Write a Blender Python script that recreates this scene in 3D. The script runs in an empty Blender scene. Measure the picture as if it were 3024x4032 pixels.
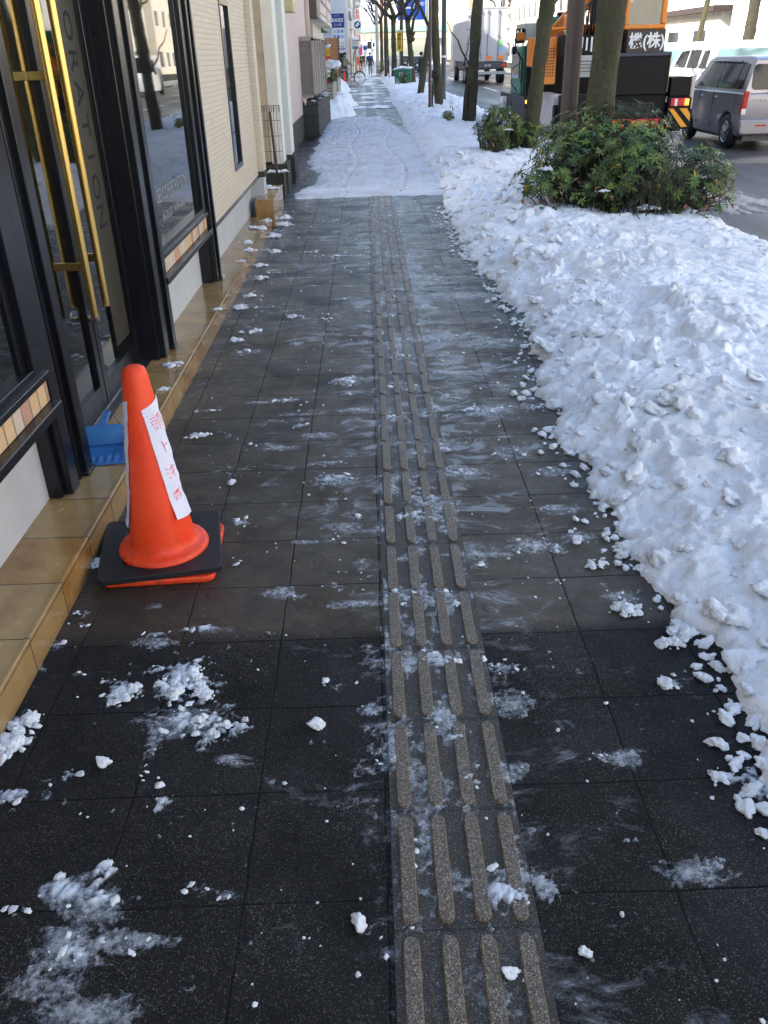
import bpy, bmesh, math, random
import numpy as np
from mathutils import Vector, Matrix, noise as mnoise
random.seed(7); rng=np.random.default_rng(11)
SC=bpy.context.scene; COL=SC.collection
R_=math.radians
# ---------------- camera ----------------
cam=bpy.data.cameras.new('camera'); camo=bpy.data.objects.new('camera',cam); COL.objects.link(camo)
cam.sensor_fit='VERTICAL'; cam.sensor_height=36.0; cam.lens=3300/4032*36.0; cam.clip_start=.05; cam.clip_end=2000
CR=np.array([[0.99949835,-0.03108701,0.00605278],[-0.0202115,-0.47895926,0.87760442],[-0.02438306,-0.87728651,-0.47934731]])
M=Matrix(((CR[0,0],-CR[0,1],-CR[0,2],0),(CR[1,0],-CR[1,1],-CR[1,2],0),(CR[2,0],-CR[2,1],-CR[2,2],1.54),(0,0,0,1)))
camo.matrix_world=M; SC.camera=camo
# ---------------- sky and sun ----------------
SUN_TRAVEL=Vector((0.80,0.36,-0.50)).normalized()
w=bpy.data.worlds.new('World'); SC.world=w; w.use_nodes=True
nt=w.node_tree; bg=nt.nodes['Background']; sky=nt.nodes.new('ShaderNodeTexSky'); sky.sky_type='NISHITA'; sky.sun_disc=False
el=math.asin(-SUN_TRAVEL.z); sky.sun_elevation=el
sd=-SUN_TRAVEL; sky.sun_rotation=math.atan2(sd.x,sd.y)
sky.air_density=1.0; sky.dust_density=1.6; sky.ozone_density=1.0
nt.links.new(sky.outputs[0],bg.inputs[0]); bg.inputs[1].default_value=0.15
sl=bpy.data.lights.new('sun','SUN'); sl.energy=4.0; sl.angle=R_(.5); sl.color=(1,.93,.82)
so=bpy.data.objects.new('sun',sl); COL.objects.link(so); so.rotation_euler=SUN_TRAVEL.to_track_quat('-Z','Y').to_euler()
SC.view_settings.view_transform='Standard'; SC.view_settings.look='None'; SC.view_settings.gamma=1
SC.view_settings.exposure=1.75
# ---------------- helpers ----------------
def tag(o,label=None,cat=None,group=None,kind=None):
    if label: o['label']=label
    if cat: o['category']=cat
    if group: o['group']=group
    if kind: o['kind']=kind
    return o
def empty(name,loc=(0,0,0),rz=0.,label=None,cat=None,group=None,rot=None):
    o=bpy.data.objects.new(name,None); COL.objects.link(o); o.location=loc
    o.rotation_euler=rot if rot else (0,0,rz); o.empty_display_size=.1
    return tag(o,label,cat,group)
def children(o): return [c for c in bpy.data.objects if c.parent==o]
def dup(o,loc=None,rz=None,label=None,parent=None):
    c=o.copy(); COL.objects.link(c); c.parent=parent
    for ch in children(o): dup(ch,parent=c)
    if loc is not None: c.location=loc
    if rz is not None: c.rotation_euler[2]=rz
    if label: c['label']=label
    return c
class MB:
    def __init__(s): s.v=[]; s.f=[]; s.T=None
    def add(s,vs,fs):
        n=len(s.v)
        if s.T is not None: vs=[tuple(s.T@Vector(p)) for p in vs]
        s.v+=[tuple(p) for p in vs]; s.f+=[tuple(i+n for i in f) for f in fs]; return s
    def box(s,x0,x1,y0,y1,z0,z1):
        v=[(x,y,z) for z in (z0,z1) for y in (y0,y1) for x in (x0,x1)]
        return s.add(v,[(0,2,3,1),(4,5,7,6),(0,1,5,4),(2,6,7,3),(0,4,6,2),(1,3,7,5)])
    def tube(s,pts,r,n=8,caps=True):
        pts=[Vector(p) for p in pts]; m=len(pts); rs=r if isinstance(r,(list,tuple)) else [r]*m
        vs=[];ref=None
        for i,p in enumerate(pts):
            d=(pts[min(i+1,m-1)]-pts[max(i-1,0)]).normalized()
            if ref is None: ref=Vector((0,0,1)) if abs(d.z)<.9 else Vector((1,0,0))
            a=d.cross(ref).normalized(); b=d.cross(a).normalized(); ref=-b if False else b.cross(d)*-1 if False else ref
            for k in range(n):
                t=2*math.pi*k/n; vs.append(p+(a*math.cos(t)+b*math.sin(t))*rs[i])
        fs=[(i*n+k,i*n+(k+1)%n,(i+1)*n+(k+1)%n,(i+1)*n+k) for i in range(m-1) for k in range(n)]
        if caps: fs+=[tuple(range(n))[::-1],tuple(range((m-1)*n,m*n))]
        return s.add(vs,fs)
    def lathe(s,prof,n=24,c=(0,0,0),caps=True):
        vs=[(c[0]+r*math.cos(2*math.pi*k/n),c[1]+r*math.sin(2*math.pi*k/n),c[2]+z) for r,z in prof for k in range(n)]
        m=len(prof)
        fs=[(i*n+k,i*n+(k+1)%n,(i+1)*n+(k+1)%n,(i+1)*n+k) for i in range(m-1) for k in range(n)]
        if caps: fs+=[tuple(range(n))[::-1],tuple(range((m-1)*n,m*n))]
        return s.add(vs,fs)
    def prism(s,poly,axis,a,b,f=None,g=None):
        # poly of 2D points extruded along axis ('x','y','z') from a to b
        def P(p,t):
            u,v=p
            return {'x':(t,u,v),'y':(u,t,v),'z':(u,v,t)}[axis]
        n=len(poly)
        A=[P(p,a if f is None else f(p)) for p in poly]; B=[P(p,b if g is None else g(p)) for p in poly]
        return s.add(A+B,[tuple(range(n))[::-1],tuple(range(n,2*n))]+[(i,(i+1)%n,n+(i+1)%n,n+i) for i in range(n)])
    def quad(s,a,b,c,d): return s.add([a,b,c,d],[(0,1,2,3)])
    def build(s,name,mat,parent=None,bevel=0,smooth=False,seg=2,solid=0):
        me=bpy.data.meshes.new(name); me.from_pydata([tuple(v) for v in s.v],[],s.f); me.update()
        bm=bmesh.new(); bm.from_mesh(me); bmesh.ops.recalc_face_normals(bm,faces=bm.faces); bm.to_mesh(me); bm.free()
        o=bpy.data.objects.new(name,me); COL.objects.link(o)
        if mat: me.materials.append(mat)
        if parent: o.parent=parent
        if solid:
            m=o.modifiers.new('solid','SOLIDIFY'); m.thickness=solid; m.offset=0
        if bevel:
            m=o.modifiers.new('bevel','BEVEL'); m.width=bevel; m.segments=seg; m.limit_method='ANGLE'; m.angle_limit=R_(35)
        if smooth or bevel:
            for p in me.polygons: p.use_smooth=True
            if not smooth or bevel:
                try: me.set_sharp_from_angle(angle=R_(40))
                except Exception: pass
        return o
def B(name,mat,parent,*boxes,bevel=0):
    m=MB()
    for b in boxes: m.box(*b)
    return m.build(name,mat,parent,bevel=bevel)
def rrect(u0,u1,v0,v1,r,n=4):
    pts=[]
    for cx,cy,a0 in ((u1-r,v1-r,0),(u0+r,v1-r,90),(u0+r,v0+r,180),(u1-r,v0+r,270)):
        for k in range(n+1):
            a=R_(a0+90*k/n); pts.append((cx+r*math.cos(a),cy+r*math.sin(a)))
    return pts
def text(body,mat,parent,mx,size,ext=.001,name='lettering',align='CENTER',offset=0.,xs=1.,bold=0.):
    c=bpy.data.curves.new('t','FONT'); c.body=body; c.size=size; c.align_x=align; c.align_y='CENTER'; c.extrude=ext; c.resolution_u=2; c.offset=bold
    t=bpy.data.objects.new('t',c); COL.objects.link(t); bpy.context.view_layer.update()
    me=bpy.data.meshes.new_from_object(t.evaluated_get(bpy.context.evaluated_depsgraph_get()))
    bpy.data.objects.remove(t); bpy.data.curves.remove(c)
    me.name=name; me.transform(mx@Matrix.Diagonal((xs,1,1,1))); me.materials.clear(); me.materials.append(mat)
    o=bpy.data.objects.new(name,me); COL.objects.link(o); o.parent=parent; return o
def face_mx(loc,right,up):
    r=Vector(right).normalized(); u=Vector(up).normalized(); n=r.cross(u)
    return Matrix(((r.x,u.x,n.x,loc[0]),(r.y,u.y,n.y,loc[1]),(r.z,u.z,n.z,loc[2]),(0,0,0,1)))
# ---------------- materials ----------------
class NT:
    def __init__(s,name):
        s.m=bpy.data.materials.new(name); s.m.use_nodes=True; s.t=s.m.node_tree; s.n=s.t.nodes; s.b=s.n['Principled BSDF']
        s.co=None
    def new(s,t,**k):
        n=s.n.new(t)
        for a,v in k.items(): setattr(n,a,v)
        return n
    def L(s,a,b): s.t.links.new(a,b)
    def inp(s,n,i,v):
        if hasattr(v,'is_linked') or isinstance(v,bpy.types.NodeSocket): s.L(v,n.inputs[i])
        else: n.inputs[i].default_value=v
    def obj(s):
        if not s.co: s.co=s.new('ShaderNodeNewGeometry').outputs['Position']
        return s.co
    def map(s,v,sc=(1,1,1),loc=(0,0,0)):
        n=s.new('ShaderNodeMapping'); s.L(v,n.inputs[0]); n.inputs['Scale'].default_value=sc; n.inputs['Location'].default_value=loc; return n.outputs[0]
    def noise(s,sc,det=4,rough=.55,vec=None,dist=0.,out=0):
        n=s.new('ShaderNodeTexNoise'); s.L(vec or s.obj(),n.inputs['Vector']); n.inputs['Scale'].default_value=sc; n.inputs['Detail'].default_value=det
        n.inputs['Roughness'].default_value=rough; n.inputs['Distortion'].default_value=dist; return n.outputs[out]
    def vor(s,sc,vec=None,out=0,feat='F1',rnd=1.):
        n=s.new('ShaderNodeTexVoronoi'); n.feature=feat; s.L(vec or s.obj(),n.inputs['Vector']); n.inputs['Scale'].default_value=sc; n.inputs['Randomness'].default_value=rnd; return n.outputs[out]
    def ramp(s,v,stops,interp='LINEAR'):
        n=s.new('ShaderNodeValToRGB'); s.L(v,n.inputs[0]); cr=n.color_ramp; cr.interpolation=interp
        while len(cr.elements)<len(stops): cr.elements.new(.5)
        for e,(p,c) in zip(cr.elements,stops):
            e.position=p; e.color=(c,c,c,1) if not isinstance(c,tuple) else (*c,1)
        return n.outputs[0]
    def math(s,op,a,b=0.,c=None):
        n=s.new('ShaderNodeMath',operation=op); s.inp(n,0,a); s.inp(n,1,b)
        if c is not None: s.inp(n,2,c)
        return n.outputs[0]
    def mix(s,f,a,b,mode='MIX'):
        n=s.new('ShaderNodeMix',data_type='RGBA',blend_type=mode); s.inp(n,0,f)
        s.inp(n,6,a if not isinstance(a,tuple) else (*a,1)); s.inp(n,7,b if not isinstance(b,tuple) else (*b,1)); return n.outputs[2]
    def sep(s,v):
        n=s.new('ShaderNodeSeparateXYZ'); s.L(v,n.inputs[0]); return n.outputs
    def bump(s,h,st=.3,dist=.01,prev=None):
        n=s.new('ShaderNodeBump'); s.L(h,n.inputs['Height']); n.inputs['Strength'].default_value=st; n.inputs['Distance'].default_value=dist
        if prev: s.L(prev,n.inputs['Normal'])
        return n.outputs[0]
    def fin(s,col=None,rough=None,nrm=None,metal=None,**k):
        if col is not None: s.inp(s.b,'Base Color',col if not isinstance(col,tuple) else (*col,1))
        if rough is not None: s.inp(s.b,'Roughness',rough)
        if nrm is not None: s.L(nrm,s.b.inputs['Normal'])
        if metal is not None: s.inp(s.b,'Metallic',metal)
        for a,v in k.items(): s.inp(s.b,a.replace('_',' '),v)
        return s.m
def plain(name,col,rough=.5,metal=0.,var=.12,sc=6.,bump=0.,coat=0.,bsc=60.):
    m=NT(name); v=m.noise(sc,5,.6)
    f=m.ramp(v,[(.3,0.),(.7,1.)])
    c=m.mix(f,tuple(x*(1-var) for x in col),tuple(min(1,x*(1+var)) for x in col))
    rr=m.math('MULTIPLY_ADD',v,.25*rough,rough*.88)
    nr=m.bump(m.noise(bsc,3,.6),bump,.003) if bump else None
    m.fin(c,rr,nr,metal)
    if coat: m.b.inputs['Coat Weight'].default_value=coat
    return m.m
def emis(name,col,st):
    m=NT(name); m.fin((0.02,.02,.02),.4); m.b.inputs['Emission Color'].default_value=(*col,1); m.b.inputs['Emission Strength'].default_value=st; return m.m
def glass_refl(name,col=(.02,.025,.025),rough=.02,tr=0.45,minr=.09):
    # window glass: sharp reflection over a dim, see-through pane
    m=NT(name); t=m.t; out=m.n['Material Output']
    tn=m.new('ShaderNodeBsdfTransparent'); tn.inputs[0].default_value=(tr,tr*1.03,tr,1)
    df=m.new('ShaderNodeBsdfDiffuse'); df.inputs[0].default_value=(*col,1)
    gl=m.new('ShaderNodeBsdfGlossy'); gl.inputs['Roughness'].default_value=rough
    nb=m.bump(m.noise(1.3,2,.4),.02,.05); m.L(nb,gl.inputs['Normal'])
    fr=m.new('ShaderNodeFresnel'); fr.inputs[0].default_value=1.6
    f=m.math('MULTIPLY_ADD',fr.outputs[0],1.25,minr*.4); f=m.math('MINIMUM',f,1.)
    m1=m.new('ShaderNodeMixShader'); m1.inputs[0].default_value=.25; m.L(tn.outputs[0],m1.inputs[1]); m.L(df.outputs[0],m1.inputs[2])
    m2=m.new('ShaderNodeMixShader'); m.L(f,m2.inputs[0]); m.L(m1.outputs[0],m2.inputs[1]); m.L(gl.outputs[0],m2.inputs[2])
    m.L(m2.outputs[0],out.inputs[0]); return m.m
MAT={}
def snow_mat(name,dirt=.0,base=(.86,.88,.92)):
    m=NT(name); n1=m.noise(9,6,.65); n2=m.noise(120,3,.6); n3=m.noise(38,5,.7)
    n4=m.noise(2.2,5,.6)
    f=m.ramp(n4,[(.42,0.),(.75,1.)]); f=m.math('MULTIPLY',f,dirt); 
    sp=m.ramp(m.noise(70,2,.5),[(.70,0.),(.76,.5)])
    c=m.mix(f,base,(.50,.45,.40)); c=m.mix(m.math('MULTIPLY',sp,dirt),c,(.20,.16,.12))
    nr=m.bump(n1,.45,.02); nr=m.bump(n3,.8,.014,nr); nr=m.bump(n2,.7,.004,nr)
    m.fin(c,m.math('MULTIPLY_ADD',n1,.4,.35),nr); m.b.inputs['Specular IOR Level'].default_value=.35
    m.b.inputs['Subsurface Weight'].default_value=.0
    return m.m
MAT['snow']=snow_mat('snow_clean',.42,(.88,.90,.93))
MAT['snow_dirty']=snow_mat('snow_dirty',.9,(.34,.32,.32))
MAT['snow_trod']=snow_mat('snow_trodden',.75,(.66,.68,.73))
def slush_mat():
    m=NT('slush_ice'); n1=m.noise(60,5,.7); n2=m.noise(14,4,.6)
    c=m.mix(m.ramp(n2,[(.35,0.),(.65,1.)]),(.60,.65,.72),(.84,.86,.90))
    nr=m.bump(n1,.7,.006); m.fin(c,m.math('MULTIPLY_ADD',n2,.4,.12),nr); s=m.sep(m.obj())
    tm_=m.math('LESS_THAN',m.math('ABSOLUTE',m.math('SUBTRACT',s[0],.15)),.148); zz=m.math('MULTIPLY_ADD',tm_,-.0036,s[2]); a=m.math('ADD',m.math('MULTIPLY',zz,95.),m.math('MULTIPLY_ADD',n1,1.5,-.78)); a=m.ramp(a,[(.0,.02),(1.05,1.)]); m.L(a,m.b.inputs['Alpha']); return m.m
MAT['slush']=slush_mat()
def paver_mat():
    m=NT('wet_concrete_pavers'); P=m.obj(); wob=m.noise(7,3,.5,out=1)
    va=m.new('ShaderNodeVectorMath',operation='MULTIPLY_ADD'); m.L(wob,va.inputs[0]); va.inputs[1].default_value=(.013,.013,0); m.L(P,va.inputs[2])
    s=m.sep(va.outputs[0]); x=m.math('DIVIDE',s[0],.3); y=m.math('DIVIDE',m.math('SUBTRACT',s[1],1.147),.297)
    def jd(v,scale):
        fr=m.math('FRACT',v); d=m.math('MINIMUM',fr,m.math('SUBTRACT',1.,fr)); return m.math('MULTIPLY',d,scale)
    d=m.math('MINIMUM',jd(x,.3),jd(y,.297))
    joint=m.ramp(m.math('MULTIPLY',d,100.),[(.16,1.),(.40,0.)])
    fx=m.math('FLOOR',x); fy=m.math('FLOOR',y); cb=m.new('ShaderNodeCombineXYZ'); m.L(fx,cb.inputs[0]); m.L(fy,cb.inputs[1])
    wn=m.new('ShaderNodeTexWhiteNoise',noise_dimensions='3D'); m.L(cb.outputs[0],wn.inputs[0]); tile=wn.outputs[0]
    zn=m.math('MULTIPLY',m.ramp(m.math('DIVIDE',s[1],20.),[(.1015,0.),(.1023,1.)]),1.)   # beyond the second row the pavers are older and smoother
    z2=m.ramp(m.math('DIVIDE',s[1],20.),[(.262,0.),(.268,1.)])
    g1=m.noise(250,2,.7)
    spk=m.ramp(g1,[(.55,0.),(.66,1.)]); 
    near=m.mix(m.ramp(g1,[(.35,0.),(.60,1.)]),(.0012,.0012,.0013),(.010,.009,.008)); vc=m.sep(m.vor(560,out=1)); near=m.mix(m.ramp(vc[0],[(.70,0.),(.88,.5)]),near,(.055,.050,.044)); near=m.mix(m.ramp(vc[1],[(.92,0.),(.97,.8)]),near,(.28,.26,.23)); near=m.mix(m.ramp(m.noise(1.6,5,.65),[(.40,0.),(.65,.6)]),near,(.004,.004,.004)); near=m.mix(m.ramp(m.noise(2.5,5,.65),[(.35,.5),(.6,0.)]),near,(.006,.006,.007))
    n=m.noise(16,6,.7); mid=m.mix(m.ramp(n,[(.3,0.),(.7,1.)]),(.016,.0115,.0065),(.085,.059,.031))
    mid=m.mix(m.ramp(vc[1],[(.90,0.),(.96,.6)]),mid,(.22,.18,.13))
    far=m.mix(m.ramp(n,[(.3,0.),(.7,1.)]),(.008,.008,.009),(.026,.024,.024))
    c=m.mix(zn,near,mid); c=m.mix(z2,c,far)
    c=m.mix(m.math('MULTIPLY_ADD',tile,.35,.0),c,(.010,.010,.011)); 
    big=m.noise(1.1,5,.6); c=m.mix(m.math('MULTIPLY',m.ramp(big,[(.45,0.),(.7,1.)]),.45),c,(.012,.012,.013))
    jn=m.math('MULTIPLY',joint,m.ramp(m.noise(4,4,.6),[(.35,.35),(.6,1.)])); c=m.mix(jn,c,(.0025,.0025,.0025))
    # thin ice and slush film, stretched by brooms and feet
    fv=m.map(P,(1.,1.7,1)); f1=m.noise(5.5,8,.72,fv,.6); f2=m.noise(1.3,3,.5); 
    yy=m.ramp(m.math('DIVIDE',s[1],14.),[(.0,.03),(.14,.05),(.2,.11),(.5,.17),(.8,.10)])
    mx=m.math('ABSOLUTE',m.math('SUBTRACT',s[0],.26)); mxx=m.ramp(mx,[(.05,.16),(.75,.0)])
    film=m.math('ADD',m.math('ADD',f1,m.math('MULTIPLY',f2,.35)),m.math('ADD',yy,mxx))
    film=m.ramp(film,[(.89,0.),(.96,.18),(1.06,.60)])
    fcol=m.mix(m.noise(40,4,.7),(.22,.26,.30),(.55,.60,.66))
    c=m.mix(film,c,fcol)
    wet=m.noise(3.1,4,.6); r=m.ramp(wet,[(.35,.22),(.65,.62)]); r=m.math('ADD',r,m.math('MULTIPLY',m.math('SUBTRACT',1.,zn),.35)); r=m.math('MULTIPLY_ADD',z2,-.12,r)
    r=m.math('MAXIMUM',r,.14); r=m.math('MAXIMUM',r,joint)
    h=m.math('MULTIPLY_ADD',joint,-1.,m.math('MULTIPLY',g1,.5)); 
    rg=m.bump(g1,1.,.003); rg2=m.bump(m.noise(45,4,.7),.35,.006,rg); jb=m.bump(m.math('SUBTRACT',1.,joint),.45,.004,rg2)
    fb=m.bump(film,.7,.008,jb)
    m.fin(c,r,fb); m.L(m.math('MULTIPLY_ADD',zn,.16,.27),m.b.inputs['Specular IOR Level']); return m.m
MAT['paver']=paver_mat()
def tact_mat():
    m=NT('tactile_grit'); g1=m.noise(330,2,.6); n=m.noise(9,5,.6)
    s=m.sep(m.obj()); far=m.ramp(m.math('DIVIDE',s[1],20.),[(.15,0.),(.6,1.)])
    c=m.mix(m.ramp(g1,[(.38,0.),(.6,1.)]),(.045,.037,.028),(.16,.13,.095)); vc=m.sep(m.vor(430,out=1)); c=m.mix(m.ramp(vc[0],[(.72,0.),(.85,.9)]),c,(.36,.31,.25)); c=m.mix(m.ramp(vc[1],[(.80,0.),(.9,.8)]),c,(.02,.016,.012))
    c2=m.mix(n,(.10,.085,.075),(.20,.16,.13)); c=m.mix(far,c,c2)
    edge=m.ramp(m.noise(24,4,.7),[(.5,0.),(.8,.35)]); c=m.mix(edge,c,(.15,.095,.045))
    z=m.ramp(m.math('MULTIPLY',s[2],100.),[(.40,0.),(.5,1.),(.62,1.),(.85,0.)]); c=m.mix(m.math('MULTIPLY',z,.55),c,(.22,.12,.045))
    slab=m.ramp(m.math('MULTIPLY',s[2],100.),[(.38,1.),(.42,0.)]); dk=m.mix(m.ramp(g1,[(.42,0.),(.68,1.)]),(.004,.0035,.003),(.085,.070,.052)); fr=m.math('FRACT',m.math('DIVIDE',m.math('SUBTRACT',s[1],1.066),.3)); jt=m.ramp(m.math('MINIMUM',fr,m.math('SUBTRACT',1.,fr)),[(.008,1.),(.016,0.)]); dk=m.mix(jt,dk,(.003,.003,.003)); dk=m.mix(m.ramp(vc[1],[(.0,.9),(.10,0.)]),dk,(.22,.19,.15)); c=m.mix(m.math('MULTIPLY',slab,m.math('SUBTRACT',1.,m.math('MULTIPLY',far,.85))),c,dk)
    m.fin(c,m.math('MULTIPLY_ADD',n,.4,.25),m.bump(g1,.9,.0025)); return m.m
MAT['tactile']=tact_mat()
def tile_step():
    m=NT('ochre_step_tile'); P=m.obj(); s=m.sep(P); y=m.math('DIVIDE',m.math('SUBTRACT',s[1],1.068),.2855)
    fr=m.math('FRACT',y); d=m.math('MULTIPLY',m.math('MINIMUM',fr,m.math('SUBTRACT',1.,fr)),28.5); j=m.ramp(d,[(.14,1.),(.26,0.)])
    wn=m.new('ShaderNodeTexWhiteNoise',noise_dimensions='1D'); m.L(m.math('FLOOR',y),wn.inputs['W'])
    n=m.noise(5,6,.65); n2=m.noise(26,5,.7)
    c=m.mix(m.ramp(n,[(.35,0.),(.68,1.)]),(.24,.11,.032),(.47,.265,.09)); c=m.mix(m.math('MULTIPLY',wn.outputs[0],.6),c,(.36,.27,.13))
    st=m.ramp(m.noise(3.3,6,.7,m.map(P,(1,.45,1))),[(.55,0.),(.72,.7)]); c=m.mix(st,c,(.20,.095,.03))
    c=m.mix(m.ramp(n2,[(.62,0.),(.75,.5)]),c,(.17,.12,.06))
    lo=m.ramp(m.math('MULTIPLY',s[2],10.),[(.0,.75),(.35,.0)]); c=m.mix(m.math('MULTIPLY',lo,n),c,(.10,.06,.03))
    c=m.mix(j,c,(.03,.022,.015))
    nr=m.bump(m.math('SUBTRACT',1.,j),.6,.003); nr=m.bump(n2,.12,.003,nr)
    m.fin(c,m.ramp(n,[(.3,.10),(.7,.30)]),nr); m.b.inputs['Coat Weight'].default_value=.25; m.b.inputs['Coat Roughness'].default_value=.05; return m.m
MAT['step']=tile_step()
def asphalt():
    m=NT('wet_asphalt'); g=m.noise(160,2,.6); n=m.noise(1.2,5,.6,m.map(m.obj(),(1,.12,1)))
    c=m.mix(m.ramp(g,[(.4,0.),(.7,1.)]),(.030,.031,.034),(.10,.10,.105)); c=m.mix(m.ramp(n,[(.45,0.),(.7,.6)]),c,(.022,.022,.025))
    m.fin(c,m.ramp(n,[(.35,.55),(.7,.30)]),m.bump(g,.7,.004)); return m.m
MAT['asphalt']=asphalt()
def siding():
    m=NT('cream_brick_siding'); P=m.obj(); s=m.sep(P)
    cb=m.new('ShaderNodeCombineXYZ'); m.L(m.math('ADD',s[1],s[0]),cb.inputs[0]); m.L(s[2],cb.inputs[1])
    br=m.new('ShaderNodeTexBrick'); m.L(cb.outputs[0],br.inputs['Vector']); br.inputs['Scale'].default_value=1.; br.inputs['Brick Width'].default_value=.16; br.inputs['Row Height'].default_value=.034; br.inputs['Mortar Size'].default_value=.0035; br.inputs['Mortar Smooth'].default_value=.4
    br.inputs[1].default_value=(.70,.60,.46,1); br.inputs[2].default_value=(.74,.64,.50,1); br.inputs[3].default_value=(.60,.51,.39,1)
    n=m.noise(55,5,.75,m.map(cb.outputs[0],(.55,1,1)))
    c=m.mix(m.ramp(n,[(.3,.45),(.6,0.)]),br.outputs[0],(.50,.40,.28))
    h=m.math('MULTIPLY_ADD',n,1.6,m.math('MULTIPLY',m.math('SUBTRACT',1.,br.outputs[1]),.45))
    m.fin(c,.6,m.bump(h,.8,.006)); return m.m
MAT['siding']=siding()
def brick_mix():
    m=NT('mixed_brick_band'); s=m.sep(m.obj()); y=m.math('DIVIDE',s[1],.075); f=m.math('FLOOR',y)
    wn=m.new('ShaderNodeTexWhiteNoise',noise_dimensions='1D'); m.L(f,wn.inputs['W'])
    c=m.ramp(wn.outputs[0],[(.0,(.62,.48,.38)),(.3,(.52,.20,.10)),(.5,(.70,.42,.16)),(.68,(.68,.55,.42)),(.82,(.36,.13,.07))],'CONSTANT')
    fr=m.math('FRACT',y); d=m.math('MINIMUM',fr,m.math('SUBTRACT',1.,fr)); j=m.ramp(d,[(.03,1.),(.08,0.)])
    n=m.noise(30,5,.7); c=m.mix(m.math('MULTIPLY',n,.6),c,(.62,.52,.42)); c=m.mix(j,c,(.25,.2,.17))
    m.fin(c,.75,m.bump(m.math('MULTIPLY_ADD',n,.8,m.math('SUBTRACT',1.,j)),.7,.008)); return m.m
MAT['brick']=brick_mix()
def bark(name,a,b,c3):
    m=NT(name); P=m.obj(); n=m.noise(7,6,.7,m.map(P,(1,1,.35))); n2=m.noise(45,4,.7,m.map(P,(1,1,.3)))
    c=m.mix(m.ramp(n,[(.35,0.),(.65,1.)]),a,b); c=m.mix(m.ramp(m.noise(4,5,.65),[(.5,0.),(.62,.8)]),c,c3)
    c=m.mix(m.ramp(n2,[(.3,.6),(.5,0.)]),c,tuple(x*.45 for x in a)); c=m.mix(m.ramp(m.noise(17,3,.5),[(.66,0.),(.70,.8)]),c,(.13,.12,.075))
    m.fin(c,.85,m.bump(m.math('ADD',n,n2),1.,.03)); return m.m
MAT['bark']=bark('mossy_bark',(.050,.042,.022),(.085,.075,.035),(.040,.052,.018))
MAT['bark_dark']=bark('dark_bark',(.030,.022,.016),(.055,.043,.030),(.045,.045,.025))
def leafm(name,a,b):
    m=NT(name); oi=m.new('ShaderNodeNewGeometry'); c=m.mix(oi.outputs['Random Per Island'],a,b)
    m.fin(c,.38); m.b.inputs['Specular IOR Level'].default_value=.5; return m.m
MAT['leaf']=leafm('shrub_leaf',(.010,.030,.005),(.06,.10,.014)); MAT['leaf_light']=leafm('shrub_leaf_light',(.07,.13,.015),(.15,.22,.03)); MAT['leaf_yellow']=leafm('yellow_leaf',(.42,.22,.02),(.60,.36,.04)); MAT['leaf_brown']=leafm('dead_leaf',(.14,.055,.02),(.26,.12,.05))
P_=plain
MAT.update(black=P_('black_painted_wood',(.006,.006,.009),.26,bump=.05,bsc=240), darkstone=P_('dark_door_stone',(.03,.03,.034),.25,bump=.1), whitewall=P_('off_white_render',(.50,.51,.52),.8,var=.06,bump=.4),
 brass=None, steel=P_('satin_steel',(.6,.6,.6),.25,1.), darkin=P_('dark_interior',(.035,.032,.028),.8), orange=P_('cone_orange',(.95,.052,.007),.40,var=.04,bump=.1), blackrub=P_('black_rubber',(.012,.012,.014),.55,bump=.3),
 paper=P_('white_paper',(.78,.76,.88),.7,var=.02), redink=P_('red_ink',(.80,.13,.14),.7), bluepl=P_('blue_plastic',(.04,.16,.38),.35,var=.15,bump=.15), cream=P_('cream_render',(.60,.55,.45),.8,var=.1,sc=2.5,bump=.5), creamlight=P_('pale_cream_render',(.72,.70,.62),.75,var=.05,bump=.4), darkbase=P_('dark_wall_base',(.03,.032,.025),.8,var=.5,bump=.5),
 taupe=P_('taupe_metal',(.36,.31,.26),.45,var=.06), pink=P_('pink_beige_render',(.62,.50,.43),.8,var=.06,bump=.4), wire=P_('brown_wire',(.05,.04,.035),.5), polebrown=P_('brown_painted_pole',(.085,.055,.05),.5,var=.1), conc=P_('pole_concrete',(.42,.41,.38),.8,var=.1,bump=.3), white=P_('white_paint',(.80,.80,.80),.35,var=.03), grey=P_('grey_paint',(.35,.36,.37),.5), darkgrey=P_('dark_grey_paint',(.06,.062,.066),.5),
 textw=P_('white_lettering',(.8,.8,.8),.5,var=.02), textb=P_('black_lettering',(.004,.004,.005),.9), dimw=P_('etched_lettering',(.30,.31,.33),.7), blue=P_('sign_blue',(.01,.02,.22),.5,var=.1), blue2=P_('lettering_blue',(.02,.12,.55),.5), roadblue=P_('road_sign_blue',(.01,.10,.55),.5,var=.05), red=P_('sign_red',(.65,.03,.03),.5), yellow=P_('sign_yellow',(.70,.42,.01),.5), skin=P_('skin',(.48,.28,.19),.6,var=.05), hair=P_('black_hair',(.008,.007,.006),.5), glassdark=P_('dark_car_glass',(.010,.012,.014),.05), green=P_('green_metal',(.01,.12,.07),.5), wood=P_('brown_plank',(.38,.19,.07),.6,var=.2,sc=3))
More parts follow.
